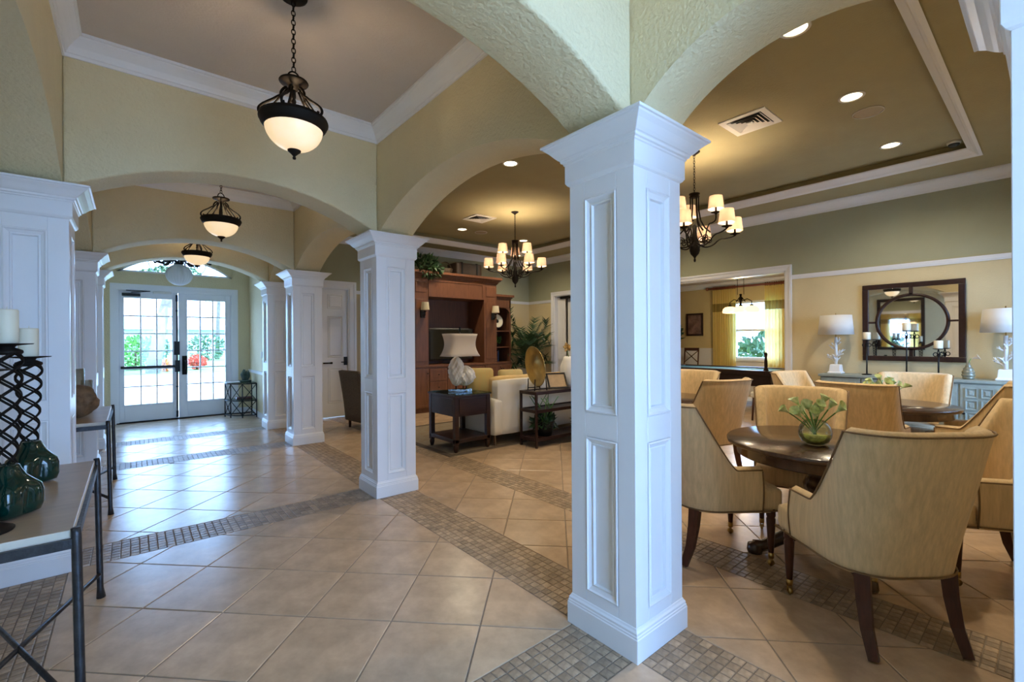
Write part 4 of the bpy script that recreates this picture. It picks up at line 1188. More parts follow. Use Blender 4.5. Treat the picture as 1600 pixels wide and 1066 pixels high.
# ================================================================== CHANDELIERS
def chandelier_proto():
    t = thing('chandelier', '', 'chandelier')   # origin at the tray ceiling
    b = MB(); b.lathe([(.0,-.045),(.014,-.045),(.02,-.035),(.05,-.015),(.065,-.004),(.066,0)], n=20); b.build('canopy', BRONZE, t)
    b = MB(); chain(b, 0, 0, -.48, -.04, .0035, .02); b.build('chain', BRONZE, t)
    b = MB(); b.lathe([(.0,-.53),(.055,-.53),(.058,-.52),(.05,-.51),(.055,-.50),(.06,-.495),(.06,-.485),(.0,-.48)], n=18); b.build('collar', BRONZE, t)
    for k in range(6):
        a = 2*pi*k/6
        pts = [(.045,-.52),(.044,-.60),(.046,-.68),(.065,-.80),(.11,-.89),(.17,-.95)]
        b = MB(); b.tube([(r*cos(a), r*sin(a), z) for r, z in pts], .009, 6); b.build('strap', BRONZE, t)
    b = MB(); b.lathe([(.0,-1.285),(.010,-1.28),(.014,-1.26),(.008,-1.24),(.018,-1.22),(.045,-1.19),(.058,-1.15),(.055,-1.11),(.038,-1.08),(.030,-1.05),(.036,-1.02),(.028,-.98),(.022,-.92),(.026,-.86),(.0,-.84)], n=20); b.build('urn', BRONZE, t)
    def arm(a, r1, zcup, drop):
        b = MB(); pts = []
        P = [(.03,-1.06),(.10,-1.12),(r1*.45,-1.10),(r1*.62,drop),(r1*.85,drop+.005),(r1,drop+.03),(r1,zcup-.02)]
        for _ in range(2):
            q = [P[0]]
            for p0_, p1_ in zip(P, P[1:]): q += [(p0_[0]*.75+p1_[0]*.25, p0_[1]*.75+p1_[1]*.25), (p0_[0]*.25+p1_[0]*.75, p0_[1]*.25+p1_[1]*.75)]
            P = q + [P[-1]]
        b.tube([(r*cos(a), r*sin(a), z) for r, z in P], .008, 6)
        cx_, cz_ = r1*.35, -1.035
        sp = [((cx_+(.012+.035*i/24)*cos(i*.42)), cz_+(.012+.035*i/24)*sin(i*.42)) for i in range(25)]
        b.tube([(r*cos(a), r*sin(a), z) for r, z in sp], .006, 5)
        ar = b.build('arm', BRONZE, t)
        c_ = (r1*cos(a), r1*sin(a), 0)
        m_ = MB(); m_.lathe([(.0,zcup-.03),(.012,zcup-.025),(.02,zcup-.012),(.052,zcup-.004),(.055,zcup),(.0,zcup)], c=c_, n=14); m_.lathe([(.0,zcup),(.012,zcup),(.012,zcup+.06),(.0,zcup+.06)], c=c_, n=8); m_.build('candle_cup', BRONZE, ar)
        m_ = MB(); m_.lathe([(.0,zcup+.06),(.012,zcup+.065),(.016,zcup+.085),(.009,zcup+.11),(.0,zcup+.12)], c=c_, n=8); m_.build('bulb', BULB, ar)
        m_ = MB(); n = 20
        m_.grid([[(c_[0]+r*cos(2*pi*i/n), c_[1]+r*sin(2*pi*i/n), z) for i in range(n)] for r, z in ((.086,zcup+.035),(.070,zcup+.18))], closed=True)
        m_.build('lamp_shade', SHADEG, ar)
    for k in range(6): arm(2*pi*k/6+.25, .45, -.965, -1.02)
    for k in range(3): arm(2*pi*k/3+.75, .235, -.74, -.86)
    return t
ch = chandelier_proto(); ch.location = (3.13, 2.73, ZTR); ch['label'] = 'bronze chandelier with small lit shades above the dining tables'; ch['group'] = 'bronze chandeliers in the tray ceiling'
ch2 = dup(ch, (3.09, 5.93, ZTR), 0.1, 'bronze chandelier with small lit shades above the sofa area', 'bronze chandeliers in the tray ceiling')
for c_ in (ch, ch2):
    for k in range(9):
        a, r1, zc = (2*pi*k/6+.25, .45, -.965) if k < 6 else (2*pi*k/3+.75, .235, -.74)
        point_light('chandelier_bulb', (r1*cos(a), r1*sin(a), zc+.10), 11.0, (1.0, 0.76, 0.50), .016, c_)

# ================================================================== CEILING FITTINGS
cans = [(1.67,1.19,'largest recessed downlight beside the foreground arch'), (3.08,1.2,'recessed downlight between the square vent and the round speaker'), (4.68,1.22,'recessed downlight nearest the mirror wall above the second table'),
        (1.67,4.33,'recessed downlight half hidden by the arch left of the largest column'), (3.05,7.48,'recessed downlight left of the far round speaker'), (4.66,7.5,'recessed downlight behind the far chandelier chain'),
        (4.67,4.33,'recessed downlight hidden behind the largest column')]
for x, y, lb in cans:
    t = thing('recessed_downlight', lb, 'downlight', (x, y, ZTR), 0, 'recessed downlights in the tray ceiling')
    b = MB(); b.lathe([(.078,-.001),(.098,-.001),(.102,-.005),(.098,-.009),(.080,-.009),(.078,-.001)], n=28); b.build('trim_ring', PLASTW, t)
    b = MB(); b.lathe([(.0,-.003),(.079,-.003)], n=28); b.build('lit_lens', CANLENS, t)
    d = bpy.data.lights.new('downlight_lamp', 'SPOT'); d.energy = 56; d.color = (1.0, 0.84, 0.60); d.spot_size = radians(150); d.spot_blend = .8; d.shadow_soft_size = .06
    o = bpy.data.objects.new('downlight_lamp', d); COL.objects.link(o); o.parent = t; o.location = (0,0,-.03)
def vent(x, y, label):
    t = thing('ceiling_vent', label, 'vent', (x, y, ZTR), 0, 'square ceiling vents')
    def ring(h0, h1, z0, z1, nm, m):
        b = MB(); b.add([(-h0,-h0,z0),(h0,-h0,z0),(h0,h0,z0),(-h0,h0,z0),(-h1,-h1,z1),(h1,-h1,z1),(h1,h1,z1),(-h1,h1,z1)], [(0,1,5,4),(1,2,6,5),(2,3,7,6),(3,0,4,7)]); return b.build(nm, m, t)
    MB().box(-.17,.17,-.17,.17,-.003,-.001).build('duct_shade_sheet', BLACKP, t)  # black sheet stands in for the shade inside the duct; nothing is cut open
    b = MB()
    for (x0,x1,y0,y1) in ((-.22,.22,-.22,-.165),(-.22,.22,.165,.22),(-.22,-.165,-.165,.165),(.165,.22,-.165,.165)): b.box(x0,x1,y0,y1,-.012,-.001)
    b.build('frame', PLASTW, t)
    for k, h in enumerate((.160,.125,.09,.055)): ring(h, h-.022, -.018, -.004, 'louvre', PLASTW)
    MB().box(-.025,.025,-.025,.025,-.02,-.012).build('centre_plate', PLASTW, t)
vent(2.86, 1.99, 'square white ceiling vent near the front chandelier'); vent(2.85, 6.63, 'square white ceiling vent near the far chandelier')
GRILLE = mat('beige_speaker_grille', (0.42, 0.35, 0.24), 0.8)
for x, y, lb in ((3.55,1.18,'round flush ceiling speaker near the front downlights'), (3.49,7.46,'round flush ceiling speaker near the far downlights')):
    t = thing('ceiling_speaker', lb, 'speaker', (x, y, ZTR), 0, 'round ceiling speakers')
    b = MB(); b.lathe([(.0,-.008),(.10,-.008),(.112,-.006),(.118,-.001)], n=32); b.build('grille', GRILLE, t)
    b = MB(); b.lathe([(.117,-.009),(.124,-.009),(.126,-.001),(.117,-.001),(.117,-.009)], n=32); b.build('rim', PLASTW, t)
t = thing('dome_camera', 'small white security camera dome in the tray ceiling corner', 'camera', (5.12, .75, ZTR))
b = MB(); b.lathe([(.055,-.03),(.06,-.025),(.062,-.001)], n=24); b.build('housing', PLASTW, t)
b = MB(); b.lathe([(.0,-.066)]+[(.05*sin(a), -.03-.036*cos(a)) for a in [pi/2*i/8 for i in range(1,9)]], n=24); b.build('dome', BLACKP, t)
# ================================================================== MEDIA CABINET
t = thing('media_cabinet', 'tall cherry wood media cabinet with open niche against the far wall', 'cabinet', (0,0,0))
yf, ys_, yw = 8.20, 8.38, YB-.005
X0, X1, N0, N1, S1 = 2.36, 4.45, 2.70, 4.10, 5.02
S0 = X0-(S1-X1)
b = MB(); b.box(N0, N1, yw-.03, yw, .96, 2.40); b.build('niche_back', CHERRYD, t)
for x0, x1 in ((X0, N0), (N1, X1)):
    b = MB(); b.box(x0, x1, yf, yw, .96, 2.80); p_ = b.build('pilaster', CHERRY, t, bevel=.004)
    b = MB(); b.box(x0+.05, x1-.05, yf-.010, yf, 1.05, 2.30); b.box(x0+.05, x1-.05, yf-.010, yf, 2.44, 2.66); b.build('pilaster_panel', CHERRY, p_, bevel=.004)
b = MB(); b.box(N0, N1, yf, yw, 2.36, 2.80); h_ = b.build('header', CHERRY, t)
b = MB()
for (x0,x1,z0,z1) in ((N0,N1,2.36,2.41),(N0,N1,2.68,2.72),(N0,N0+.05,2.41,2.68),(N1-.05,N1,2.41,2.68)): b.box(x0,x1,yf-.012,yf,z0,z1)
b.build('header_frame', CHERRY, h_)
b = MB()
for d, z0, z1 in ((.015,2.72,2.74),(.03,2.74,2.77),(.05,2.77,2.79),(.075,2.79,2.82),(.10,2.82,2.87)): b.box(X0-d, X1+d, yf-d, yw, z0, z1)
b.build('cornice', CHERRY, t)
b = MB(); b.box(X0-.01, X1+.01, yf-.03, yw, .925, .965); b.build('counter_ledge', CHERRY, t, bevel=.006)
b = MB(); b.box(X0, X1, yf, yw, .09, .925); b.build('base_cabinet', CHERRY, t)
MB().box(X0+.03, X1-.03, yf+.04, yw, .004, .09).build('plinth', CHERRYD, t)
def cab_front(nm, x0, x1, y, z0, z1, knob=None):
    b = MB(); b.box(x0, x1, y-.018, y, z0, z1); d_ = b.build(nm, CHERRY, t, bevel=.003)
    b = MB(); w_ = .045
    for (a0,a1,c0,c1) in ((x0,x0+w_,z0,z1),(x1-w_,x1,z0,z1),(x0+w_,x1-w_,z0,z0+w_),(x0+w_,x1-w_,z1-w_,z1)): b.box(a0,a1,y-.027,y-.018,c0,c1)
    b.build('frame', CHERRY, d_)
    if knob:
        b = MB(); b.rbox(knob[0]-.012,knob[0]+.012,y-.05,y-.026,knob[1]-.012,knob[1]+.012,.008); b.build('knob', BLACKM, d_)
cab_front('door', X0+.02, N0-.01, yf, .12, .90, (N0-.04,.80))
for i in range(3):
    z0 = .12+.26*i; cab_front('drawer', N0+.01, N0+.42, yf, z0, z0+.25, (N0+.215,z0+.125))
    cab_front('drawer', N1-.42, N1-.01, yf, z0, z0+.25, (N1-.215,z0+.125))
cab_front('door', N0+.43, (N0+N1)/2-.005, yf, .12, .90, ((N0+N1)/2-.03,.80)); cab_front('door', (N0+N1)/2+.005, N1-.43, yf, .12, .90, ((N0+N1)/2+.03,.80))
cab_front('door', N1+.01, X1-.02, yf, .12, .90, (N1+.04,.80))
for (a0, a1) in ((X1, S1), (S0, X0)):
    b = MB(); b.box(a0, a0+.04, ys_, yw, .96, 2.42); b.box(a1-.04, a1, ys_, yw, .96, 2.42); b.box(a0, a1, yw-.02, yw, .96, 2.42); b.box(a0, a1, ys_, yw, 2.22, 2.42)
    # arched head in the front of the bookcase
    n = 10; xa, xb = a0+.04, a1-.04
    for i in range(n):
        u0 = xa+(xb-xa)*i/n; u1 = xa+(xb-xa)*(i+1)/n
        f_ = lambda u: 2.22-.10*((2*(u-xa)/(xb-xa)-1)**4)
        b.add([(u0,ys_,f_(u0)),(u1,ys_,f_(u1)),(u1,ys_,2.23),(u0,ys_,2.23),(u0,ys_+.02,f_(u0)),(u1,ys_+.02,f_(u1)),(u1,ys_+.02,2.23),(u0,ys_+.02,2.23)], [(0,1,2,3),(7,6,5,4),(0,4,5,1)])
    sc_ = b.build('bookcase', CHERRYD, t)
    for z in (1.30, 1.68): MB().box(a0+.04, a1-.04, ys_+.01, yw-.02, z-.012, z+.012).build('shelf', CHERRY, sc_)
    b = MB()
    for d, z0, z1 in ((.01,2.42,2.45),(.03,2.45,2.48),(.06,2.48,2.53)): b.box(a0-(d if a0 < X0 else 0), a1+(d if a0 > X0 else 0), ys_-d, yw, z0, z1)
    b.build('cornice', CHERRY, sc_)
    b = MB(); b.box(a0, a1, ys_, yw, .09, .925); b.box(a0, a1, ys_-.02, yw, .925, .96); b.build('base_cabinet', CHERRY, t)
    m_ = (a0+a1)/2
    cab_front('door', a0+.01, m_-.003, ys_, .12, .90, (m_-.03,.80)); cab_front('door', m_+.003, a1-.01, ys_, .12, .90, (m_+.03,.80))
# television
t = thing('television', 'black flat television standing in the cabinet niche', 'television', (3.40, 8.46, .966))
b = MB(); b.rbox(-.56,.56,-.03,.03,.075,.765,.02); b.build('bezel', BLACKP, t)
MB().box(-.525,.525,-.0325,-.030,.11,.73).build('screen', SCREEN, t)
b = MB(); b.lathe([(.0,.001),(.20,.001),(.20,.012),(.04,.025),(.035,.09),(0,.09)], n=24); b.build('stand', BLACKP, t)
# sconces on the cabinet
for x, lb in ((2.56,'left cream-shaded wall sconce on the cherry cabinet'), (4.33,'right cream-shaded wall sconce on the cherry cabinet')):
    t = thing('wall_sconce', lb, 'lamp', (x, 8.19, 1.98), 0, 'sconces on the media cabinet')
    b = MB(); b.rbox(-.05,.05,-.03,-.002,-.06,.10,.01); b.build('back_plate', BLACKM, t)
    b = MB(); b.tube([(0,-.03,-.01),(0,-.07,-.03),(0,-.11,-.01),(0,-.11,.07)], .010, 6); b.lathe([(.0,.055),(.03,.06),(.035,.075),(.0,.08)], c=(0,-.11,0), n=12); b.build('bracket', BLACKM, t)
    b = MB(); n = 20; b.grid([[(r*cos(2*pi*i/n), -.11+r*sin(2*pi*i/n), z) for i in range(n)] for r, z in ((.085,.10),(.068,.25))], closed=True); b.build('lamp_shade', cloth_mat('cream_sconce_shade', (.80,.72,.52), .3), t)
# things on and in the cabinet
t = thing('leather_trunk', 'dark brown trunk lying on top of the cherry cabinet', 'trunk', (3.80, 8.52, 2.871))
b = MB(); b.rbox(-.33,.33,-.2,.2,0,.29,.02); b.build('case', mat('dark_brown_leather', (.045,.026,.016), .55, var=.3, bump=.3), t)
b = MB()
for x in (-.2,.2): b.box(x-.02,x+.02,-.206,.206,.001,.296)
b.build('strap', BLACKM, t)
t = thing('wicker_basket', 'small dark basket beside the trunk on the cherry cabinet', 'basket', (3.29, 8.5, 2.871))
b = MB(); b.lathe([(.0,.001),(.13,.001),(.16,.14),(.15,.14),(.12,.01),(.0,.01)], n=24); b.build('bowl', WICKER, t)
b = MB(); b.tube([(.15*cos(pi*i/14),0,.13+.16*sin(pi*i/14)) for i in range(15)], .01, 6); b.build('handle', WICKER, t)

def leaves(b, n, cen, rad, size, seed, elong=2.2, mi=0, hang=0.0):
    rnd = random.Random(seed)
    for _ in range(n):
        while True:
            p = Vector((rnd.uniform(-1,1), rnd.uniform(-1,1), rnd.uniform(-1,1)))
            if p.length < 1: break
        c_ = Vector(cen)+Vector((p.x*rad[0], p.y*rad[1], p.z*rad[2]))
        d = (p+Vector((rnd.uniform(-.6,.6), rnd.uniform(-.6,.6), rnd.uniform(-.4,.8)-hang))).normalized()
        s_ = d.cross(Vector((rnd.uniform(-1,1),rnd.uniform(-1,1),rnd.uniform(-1,1)))).normalized(); nrm = d.cross(s_)
        L_ = size*rnd.uniform(.6,1.2)*elong/2; W_ = size*rnd.uniform(.35,.55)
        b.add([c_-d*L_*.9, c_+s_*W_-nrm*W_*.2, c_+d*L_, c_-s_*W_-nrm*W_*.2], [(0,1,2),(0,2,3)], False, mi)
t = thing('trailing_ivy', 'trailing green ivy on the left end of the cherry cabinet top', 'plant', (2.72, 8.38, 2.871))
b = MB(); b.lathe([(.0,.001),(.10,.001),(.13,.12),(.11,.12),(.0,.10)], n=16); b.build('pot', BRONZE, t)
b = MB(); leaves(b, 330, (-.05,0,.20), (.42,.22,.20), .055, 1); leaves(b, 130, (-.02,-.27,-.0), (.30,.08,.17), .05, 2, hang=.8); leaves(b, 80, (.24,-.05,.08), (.16,.16,.09), .05, 4); stuff(b.build('foliage', LEAF, t))
t = thing('round_plate', 'round cream plate with dark centre on the upper cabinet shelf', 'plate', (4.73, 8.55, 1.693))
b = MB(); q = [(.0,0),(.05,.004),(.14,.012),(.16,.02),(.162,.024),(.14,.018),(.05,.01),(.0,.008)]; b.lathe(q, n=36); o = b.build('dish', CREAM, t); o.location = (0,0,.165+.06); o.rotation_euler = (radians(80),0,0)
b = MB(); b.lathe([(.0,.009),(.045,.0105),(.045,.012),(.0,.0125)], n=20); o = b.build('dark_centre', BLACKP, t); o.location = (0,0,.165+.06); o.rotation_euler = (radians(80),0,0)
b = MB(); b.tube([(-.06,-.04,.002),(-.06,.0,.06),(-.06,.06,.20)], .005, 5); b.tube([(.06,-.04,.002),(.06,.0,.06),(.06,.06,.20)], .005, 5); b.tube([(-.06,.0,.06),(.06,.0,.06)], .005, 5); b.build('easel', BLACKM, t)
t = thing('shelf_plant', 'small green plant on the middle cabinet shelf', 'plant', (4.74, 8.58, 1.313))
b = MB(); b.lathe([(.0,.001),(.05,.001),(.065,.09),(.05,.09),(.0,.08)], n=14); b.build('pot', BRONZE, t)
b = MB(); leaves(b, 120, (0,0,.16), (.13,.11,.09), .05, 6); stuff(b.build('foliage', LEAF2, t))
bookc = [((.03,.09,.25),.040,.27,'blue upright book on the lowest cabinet shelf'), ((.02,.04,.10),.035,.25,'navy upright book on the lowest cabinet shelf'), ((.10,.04,.03),.045,.24,'maroon upright book on the lowest cabinet shelf'), ((.05,.12,.28),.03,.26,'bright blue upright book at the right of the shelf')]
bx_ = 4.62
for c_, w_, h_, lb in bookc:
    t = thing('book', lb, 'book', (bx_, 8.55, .963), 0, 'books in the cherry bookcase')
    b = MB(); b.box(0,w_,0,.004,0,h_); b.box(0,.004,0,.18,0,h_); b.box(w_-.004,w_,0,.18,0,h_); b.build('cover', mat('book_cover_%s' % lb.split()[0], c_, .5), t)
    MB().box(.004,w_-.004,.004,.175,.004,h_-.004).build('pages', CREAM, t)
    bx_ += w_+.004

# ================================================================== RUG, SOFA
RUG = mat('tan_patterned_rug', (.30,.21,.12), .95, var=.3, vscale=9, bump=.3, bscale=200, col2=(.24,.21,.16))
t = thing('area_rug', 'tan patterned area rug under the sofa and end table', 'rug', (0,0,.0045))
MB().box(1.10,4.6,4.86,7.0,.0005,.009).build('pile', RUG, t)
b = MB()
for (x0,x1,y0,y1) in ((1.10,4.6,4.86,4.94),(1.10,4.6,6.92,7.0),(1.10,1.18,4.94,6.92),(4.52,4.6,4.94,6.92)): b.box(x0,x1,y0,y1,.009,.011)
b.build('border', mat('dark_rug_border', (.09,.065,.045), .95, var=.2, vscale=20), t)
t = thing('sofa', 'ivory upholstered sofa seen from behind, left of the largest column', 'sofa', (0,4.90,.014))
b = MB(); b.rbox(1.90,4.0,0,.16,.14,.895,.03); b.build('backrest', SOFA, t)
for x0, x1 in ((1.825,1.99),(3.93,4.10)): b = MB(); b.rbox(x0,x1,0,.92,.14,.645,.035); b.build('arm', SOFA, t)
b = MB(); b.rbox(1.93,3.97,.1,.90,.14,.33,.02); b.build('base', SOFA, t)
for x0 in (1.97, 2.96): b = MB(); b.rbox(x0,x0+.97,.14,.93,.33,.49,.045,puff=.015); b.build('seat_cushion', SOFA, t)
for x0 in (1.97, 2.96): b = MB(); b.rbox(x0,x0+.97,.15,.34,.47,.93,.06,puff=.0); b.build('back_cushion', mat('gold_sofa_cushion', (.62,.44,.20), .9, var=.08), t)
for x in (1.90, 4.0):
    for y in (.08,.84): b = MB(); b.tube([(x,y,.15),(x,y-.01,.002)], [.03,.02], 4, smooth=False); b.build('leg', LEGW, t)
PIL = mat('striped_gold_green_pillow', (.66,.45,.19), .9, var=.2, vscale=4, stretch=(12,1,1), col2=(.46,.40,.17))
for x, y, z, rz, ry, lb in ((1.93,5.36,.865,-.5,.35,'gold and green striped pillow on the near sofa arm'), (2.42,5.24,.83,-.3,.3,'gold striped pillow against the sofa back')):
    b = MB(); b.rbox(-.20,.20,-.20,.20,-.045,.045,.045,puff=.055); o = b.build('throw_pillow', PIL); o.location = (x,y,z); o.rotation_euler = (radians(72),0,rz); tag(o, lb, 'pillow')

# ================================================================== END TABLE AND SHELL LAMP
t = thing('end_table', 'dark mahogany end table with glass top beside the sofa', 'table', (0,0,.014))
x0,x1,y0,y1 = 1.235,1.80,4.945,5.61
for x in (x0+.03,x1-.03):
    for y in (y0+.03,y1-.03):
        b = MB(); b.box(x-.03,x+.03,y-.03,y+.03,.09,.735); b.lathe([(.0,.001),(.022,.001),(.03,.03),(.036,.06),(.03,.09),(.0,.09)], c=(x,y,0), n=12); b.build('leg', DARKW, t, bevel=.004)
b = MB(); b.box(x0+.01,x1-.01,y0+.01,y1-.01,.46,.72); b.build('drawer_box', DARKW, t)
MB().box(x0+.07,x1-.07,y0+.002,y0+.012,.50,.69).build('side_panel', DARKW, t)
MB().box(x0+.002,x0+.012,y0+.07,y1-.07,.50,.69).build('drawer_front', DARKW, t)
b = MB(); b.box(x0-.012,x1+.012,y0-.012,y1+.012,.715,.735); b.build('top', DARKW, t, bevel=.005)
MB().box(x0-.015,x1+.015,y0-.015,y1+.015,.736,.744).build('glass_top', GLASSG, t)
b = MB(); b.box(x0+.0,x1-.0,y0+.0,y1-.0,.12,.17); b.build('lower_shelf', DARKW, t, bevel=.005)
t = thing('shell_lamp', 'white shell table lamp with concave cream shade on the end table', 'lamp', (1.53,5.27,.759))
b = MB(); b.rbox(-.15,.15,-.08,.08,.001,.035,.006); b.build('acrylic_base', GLASSC, t)
b = MB()
for x in (-.07,.05,.10): b.tube([(x,0,.03),(x,0,.12)], .008, 6)
b.build('metal_posts', BLACKM, t)
SHELL = mat('white_shell', (.74,.72,.68), .5, var=.12, vscale=18, bump=.8, bscale=25)
b = MB()
b.lathe([(.135*sin(pi*i/40), .245-.14*cos(pi*i/40)) for i in range(41)], c=(.07,0,-.03), n=72, lobes=lambda a,z: 1+.09*sin(7*a+25*z)+.07*sin(11*a-48*z)+.05*sin(19*a+90*z))
b.lathe([(.10*sin(pi*i/40), .25-.20*cos(pi*i/40)) for i in range(41)], c=(-.06,.0,.03), n=64, lobes=lambda a,z: 1+.08*sin(6*a+18*z)+.08*sin(11*a-60*z)+.05*sin(17*a+95*z))
b.build('shell_body', SHELL, t)
b = MB(); b.tube([(0,0,.42),(0,0,.82)], .007, 6); b.lathe([(.0,.82),(.012,.825),(.018,.85),(.008,.87),(.012,.88),(0,.89)], n=10); b.build('rod_and_finial', BLACKM, t)
rows = []
for i in range(9):
    q = i/8; ex = .245-.035*sin(pi*q)+.03*(1-q)**3; row = []
    for j in range(48):
        a = 2*pi*j/48; k = (abs(cos(a))**6+abs(sin(a))**6)**(-1/6); row.append((ex*cos(a)*k*.92, ex*sin(a)*k*.62, .485+.305*q))
    rows.append(row)
b = MB(); b.grid(rows, closed=True); o = b.build('lamp_shade', SHADEB, t); md = o.modifiers.new('s','SOLIDIFY'); md.thickness = .004
b = MB(); b.tube([(.20,-.10,-.0),(.26,-.335,-.02),(.30,-.345,-.25),(.32,-.35,-.50),(.33,-.36,-.744)], .004, 5); b.build('power_cord', mat('cream_cord', (.45,.38,.26), .6), t)

# ================================================================== SOFA TABLE, GONG, PLANTS
t = thing('sofa_table', 'dark metal sofa table with open shelves behind the ivory sofa', 'table', (0,0,.004))
x0,x1,y0,y1 = 2.225,3.45,4.49,4.80
for x in (x0,x1):
    for y in (y0,y1): b = MB(); b.box(x-.014,x+.014,y-.014,y+.014,.0,.74); b.build('leg', DARKW, t)
for z, nm in ((.745,'top'),(.50,'middle_shelf'),(.12,'lower_shelf')):
    b = MB(); b.box(x0-.016,x1+.016,y0-.016,y0+.012,z-.03,z+.012); b.box(x0-.016,x1+.016,y1-.012,y1+.016,z-.03,z+.012); b.box(x0-.016,x0+.012,y0+.012,y1-.012,z-.03,z+.012); b.box(x1-.012,x1+.016,y0+.012,y1-.012,z-.03,z+.012); b.box(x0+.012,x1-.012,y0+.012,y1-.012,z-.012,z); b.build(nm, DARKW, t)
t = thing('brass_gong', 'round brass gong on a black stand on the sofa table', 'gong', (2.385,4.645,.762), facing(-.97,.25))
GOLD = mat('aged_gold_leaf', (.42,.30,.10), .35, metal=.75, var=.25, vscale=6)
b = MB(); b.lathe([(.0,.02),(.06,.028),(.10,.012),(.16,.0),(.23,.015),(.275,.035),(.285,.035),(.28,.025),(.23,.003),(.16,-.012),(.0,-.01)], n=48); o = b.build('disc', GOLD, t); o.location = (0,0,.335); o.rotation_euler = (radians(-98),0,0)
for x in (-.10,.10):
    b = MB(); b.tube([(x,.09,.002),(x,.085,.16)], .009, 6); b.tube([(x,.085,.03),(x,-.10,.03)], .008, 6); b.tube([(x,-.10,.002),(x,-.08,.20)], .009, 6); b.build('stand', BLACKM, t)
t = thing('white_orchid_pot', 'white jar with a yellow bloom at the right end of the sofa table', 'vase', (3.06,4.66,.762))
b = MB(); b.lathe([(.0,.001),(.09,.001),(.12,.06),(.145,.18),(.14,.30),(.10,.40),(.085,.45),(.07,.45),(.0,.40)], n=28); b.build('jar', PORCEL, t)
b = MB(); b.tube([(0,0,.40),(-.04,0,.50),(-.07,-.03,.56)], .005, 6); b.build('stem', STEM, t)
b = MB(); leaves(b, 40, (-.07,-.03,.58), (.05,.05,.05), .05, 9, 1.6); b.build('bloom', mat('yellow_bloom', (.62,.42,.16), .7), t)
t = thing('tabletop_frame', 'tan picture in a thin black frame tilted on the sofa table', 'picture', (2.74,4.62,.762), -.35)
b = MB(); zz = lambda v: (v*.55, v*.83)
def fr_box(x0, x1, v0, v1, d0, d1):
    vs = []
    for d in (d0, d1):
        for x, v in ((x0,v0),(x1,v0),(x1,v1),(x0,v1)): vs.append((x, v*.5-d*.87-.07, .006+v*.87+d*.5))
    return vs
FB = [(0,3,2,1),(4,5,6,7),(0,1,5,4),(1,2,6,5),(2,3,7,6),(3,0,4,7)]
for q in ((-.15,.15,0,.02),(-.15,.15,.22,.24),(-.15,-.13,.02,.22),(.13,.15,.02,.22)): b.add(fr_box(*q, -.0, .02), FB)
b.build('frame', BLACKM, t)
b = MB(); b.add(fr_box(-.13,.13,.02,.22,.002,.010), FB); b.build('print', mat('tan_print', (.42,.28,.14), .6, var=.2), t)
def floor_plant(x, y, z, n, cen, rad, size, label, seed):
    t = thing('leafy_plant', label, 'plant', (x,y,z))
    b = MB(); b.lathe([(.0,.001),(.10,.001),(.14,.20),(.12,.20),(.0,.17)], n=18); b.build('pot', BRONZE, t)
    b = MB(); leaves(b, n, cen, rad, size, seed); stuff(b.build('foliage', LEAF, t))
    b = MB()
    rnd = random.Random(seed)
    for _ in range(9): b.tube([(0,0,.16),(rnd.uniform(-.1,.1),rnd.uniform(-.1,.1),.35),(rnd.uniform(-.25,.25),rnd.uniform(-.2,.2),.55)], .006, 5)
    b.build('stems', STEM, t)
floor_plant(3.02,4.13,.004, 520, (0,0,.40), (.36,.24,.30), .085, 'bushy green plant in front of the sofa table beside the largest column', 31)
floor_plant(2.52,4.64,.122, 110, (.0,0,.20), (.22,.11,.14), .07, 'low dark green plant on the bottom shelf of the sofa table', 32)
# palm
t = thing('potted_palm', 'tall dark green palm in the room corner beside the cabinet', 'plant', (5.40,8.16,.004))
b = MB(); b.lathe([(.0,.001),(.16,.001),(.22,.36),(.20,.36),(.0,.30)], n=22); b.build('pot', BRONZE, t)
b = MB(); b.tube([(0,0,.3),(.02,0,.8),(0,.02,1.25)], [.05,.04,.03], 8); b.build('trunk', LEGW, t)
rnd = random.Random(8)
for k in range(34):
    a = 2*pi*k/34*2.4; el = rnd.uniform(.25,1.35); ln = rnd.uniform(.75,1.15); z0 = rnd.uniform(.75,1.25)
    if k == 0: a, el, ln, z0 = 2.6, 1.15, 1.25, 1.25
    if k == 1: a, el, ln, z0 = -.75, .75, .8, 1.3
    pts = []
    for i in range(12):
        q = i/11; r = ln*q*cos(el)+.08*q*q; z = z0+ln*(q*sin(el)-.35*q*q*(1.2-sin(el)*.8)); r = min(r, .50)
        pts.append(Vector((r*cos(a), r*sin(a), z)))
    b = MB(); b.tube(pts, .005, 4)
    sd = Vector((-sin(a), cos(a), 0))
    for i in range(1, 12):
        for s_ in (-1, 1):
            for h_ in (0, .5):
                p = pts[i-1].lerp(pts[i], h_+.5*rnd.random()); d = (pts[i]-pts[i-1]).normalized()
                tp = p + (sd*s_*.75+d*.75+Vector((0,0,-.25))).normalized()*(.26*(1-.4*abs(i/11-.4)))
                wv = d*.017
                tp = Vector((min(tp.x, .60), min(tp.y, .64), tp.z))
                if tp.y > .06: tp.x = max(tp.x, -.36)
                b.add([p-wv, p+wv, tp], [(0,1,2)])
    b.build('frond', LEAF, t)

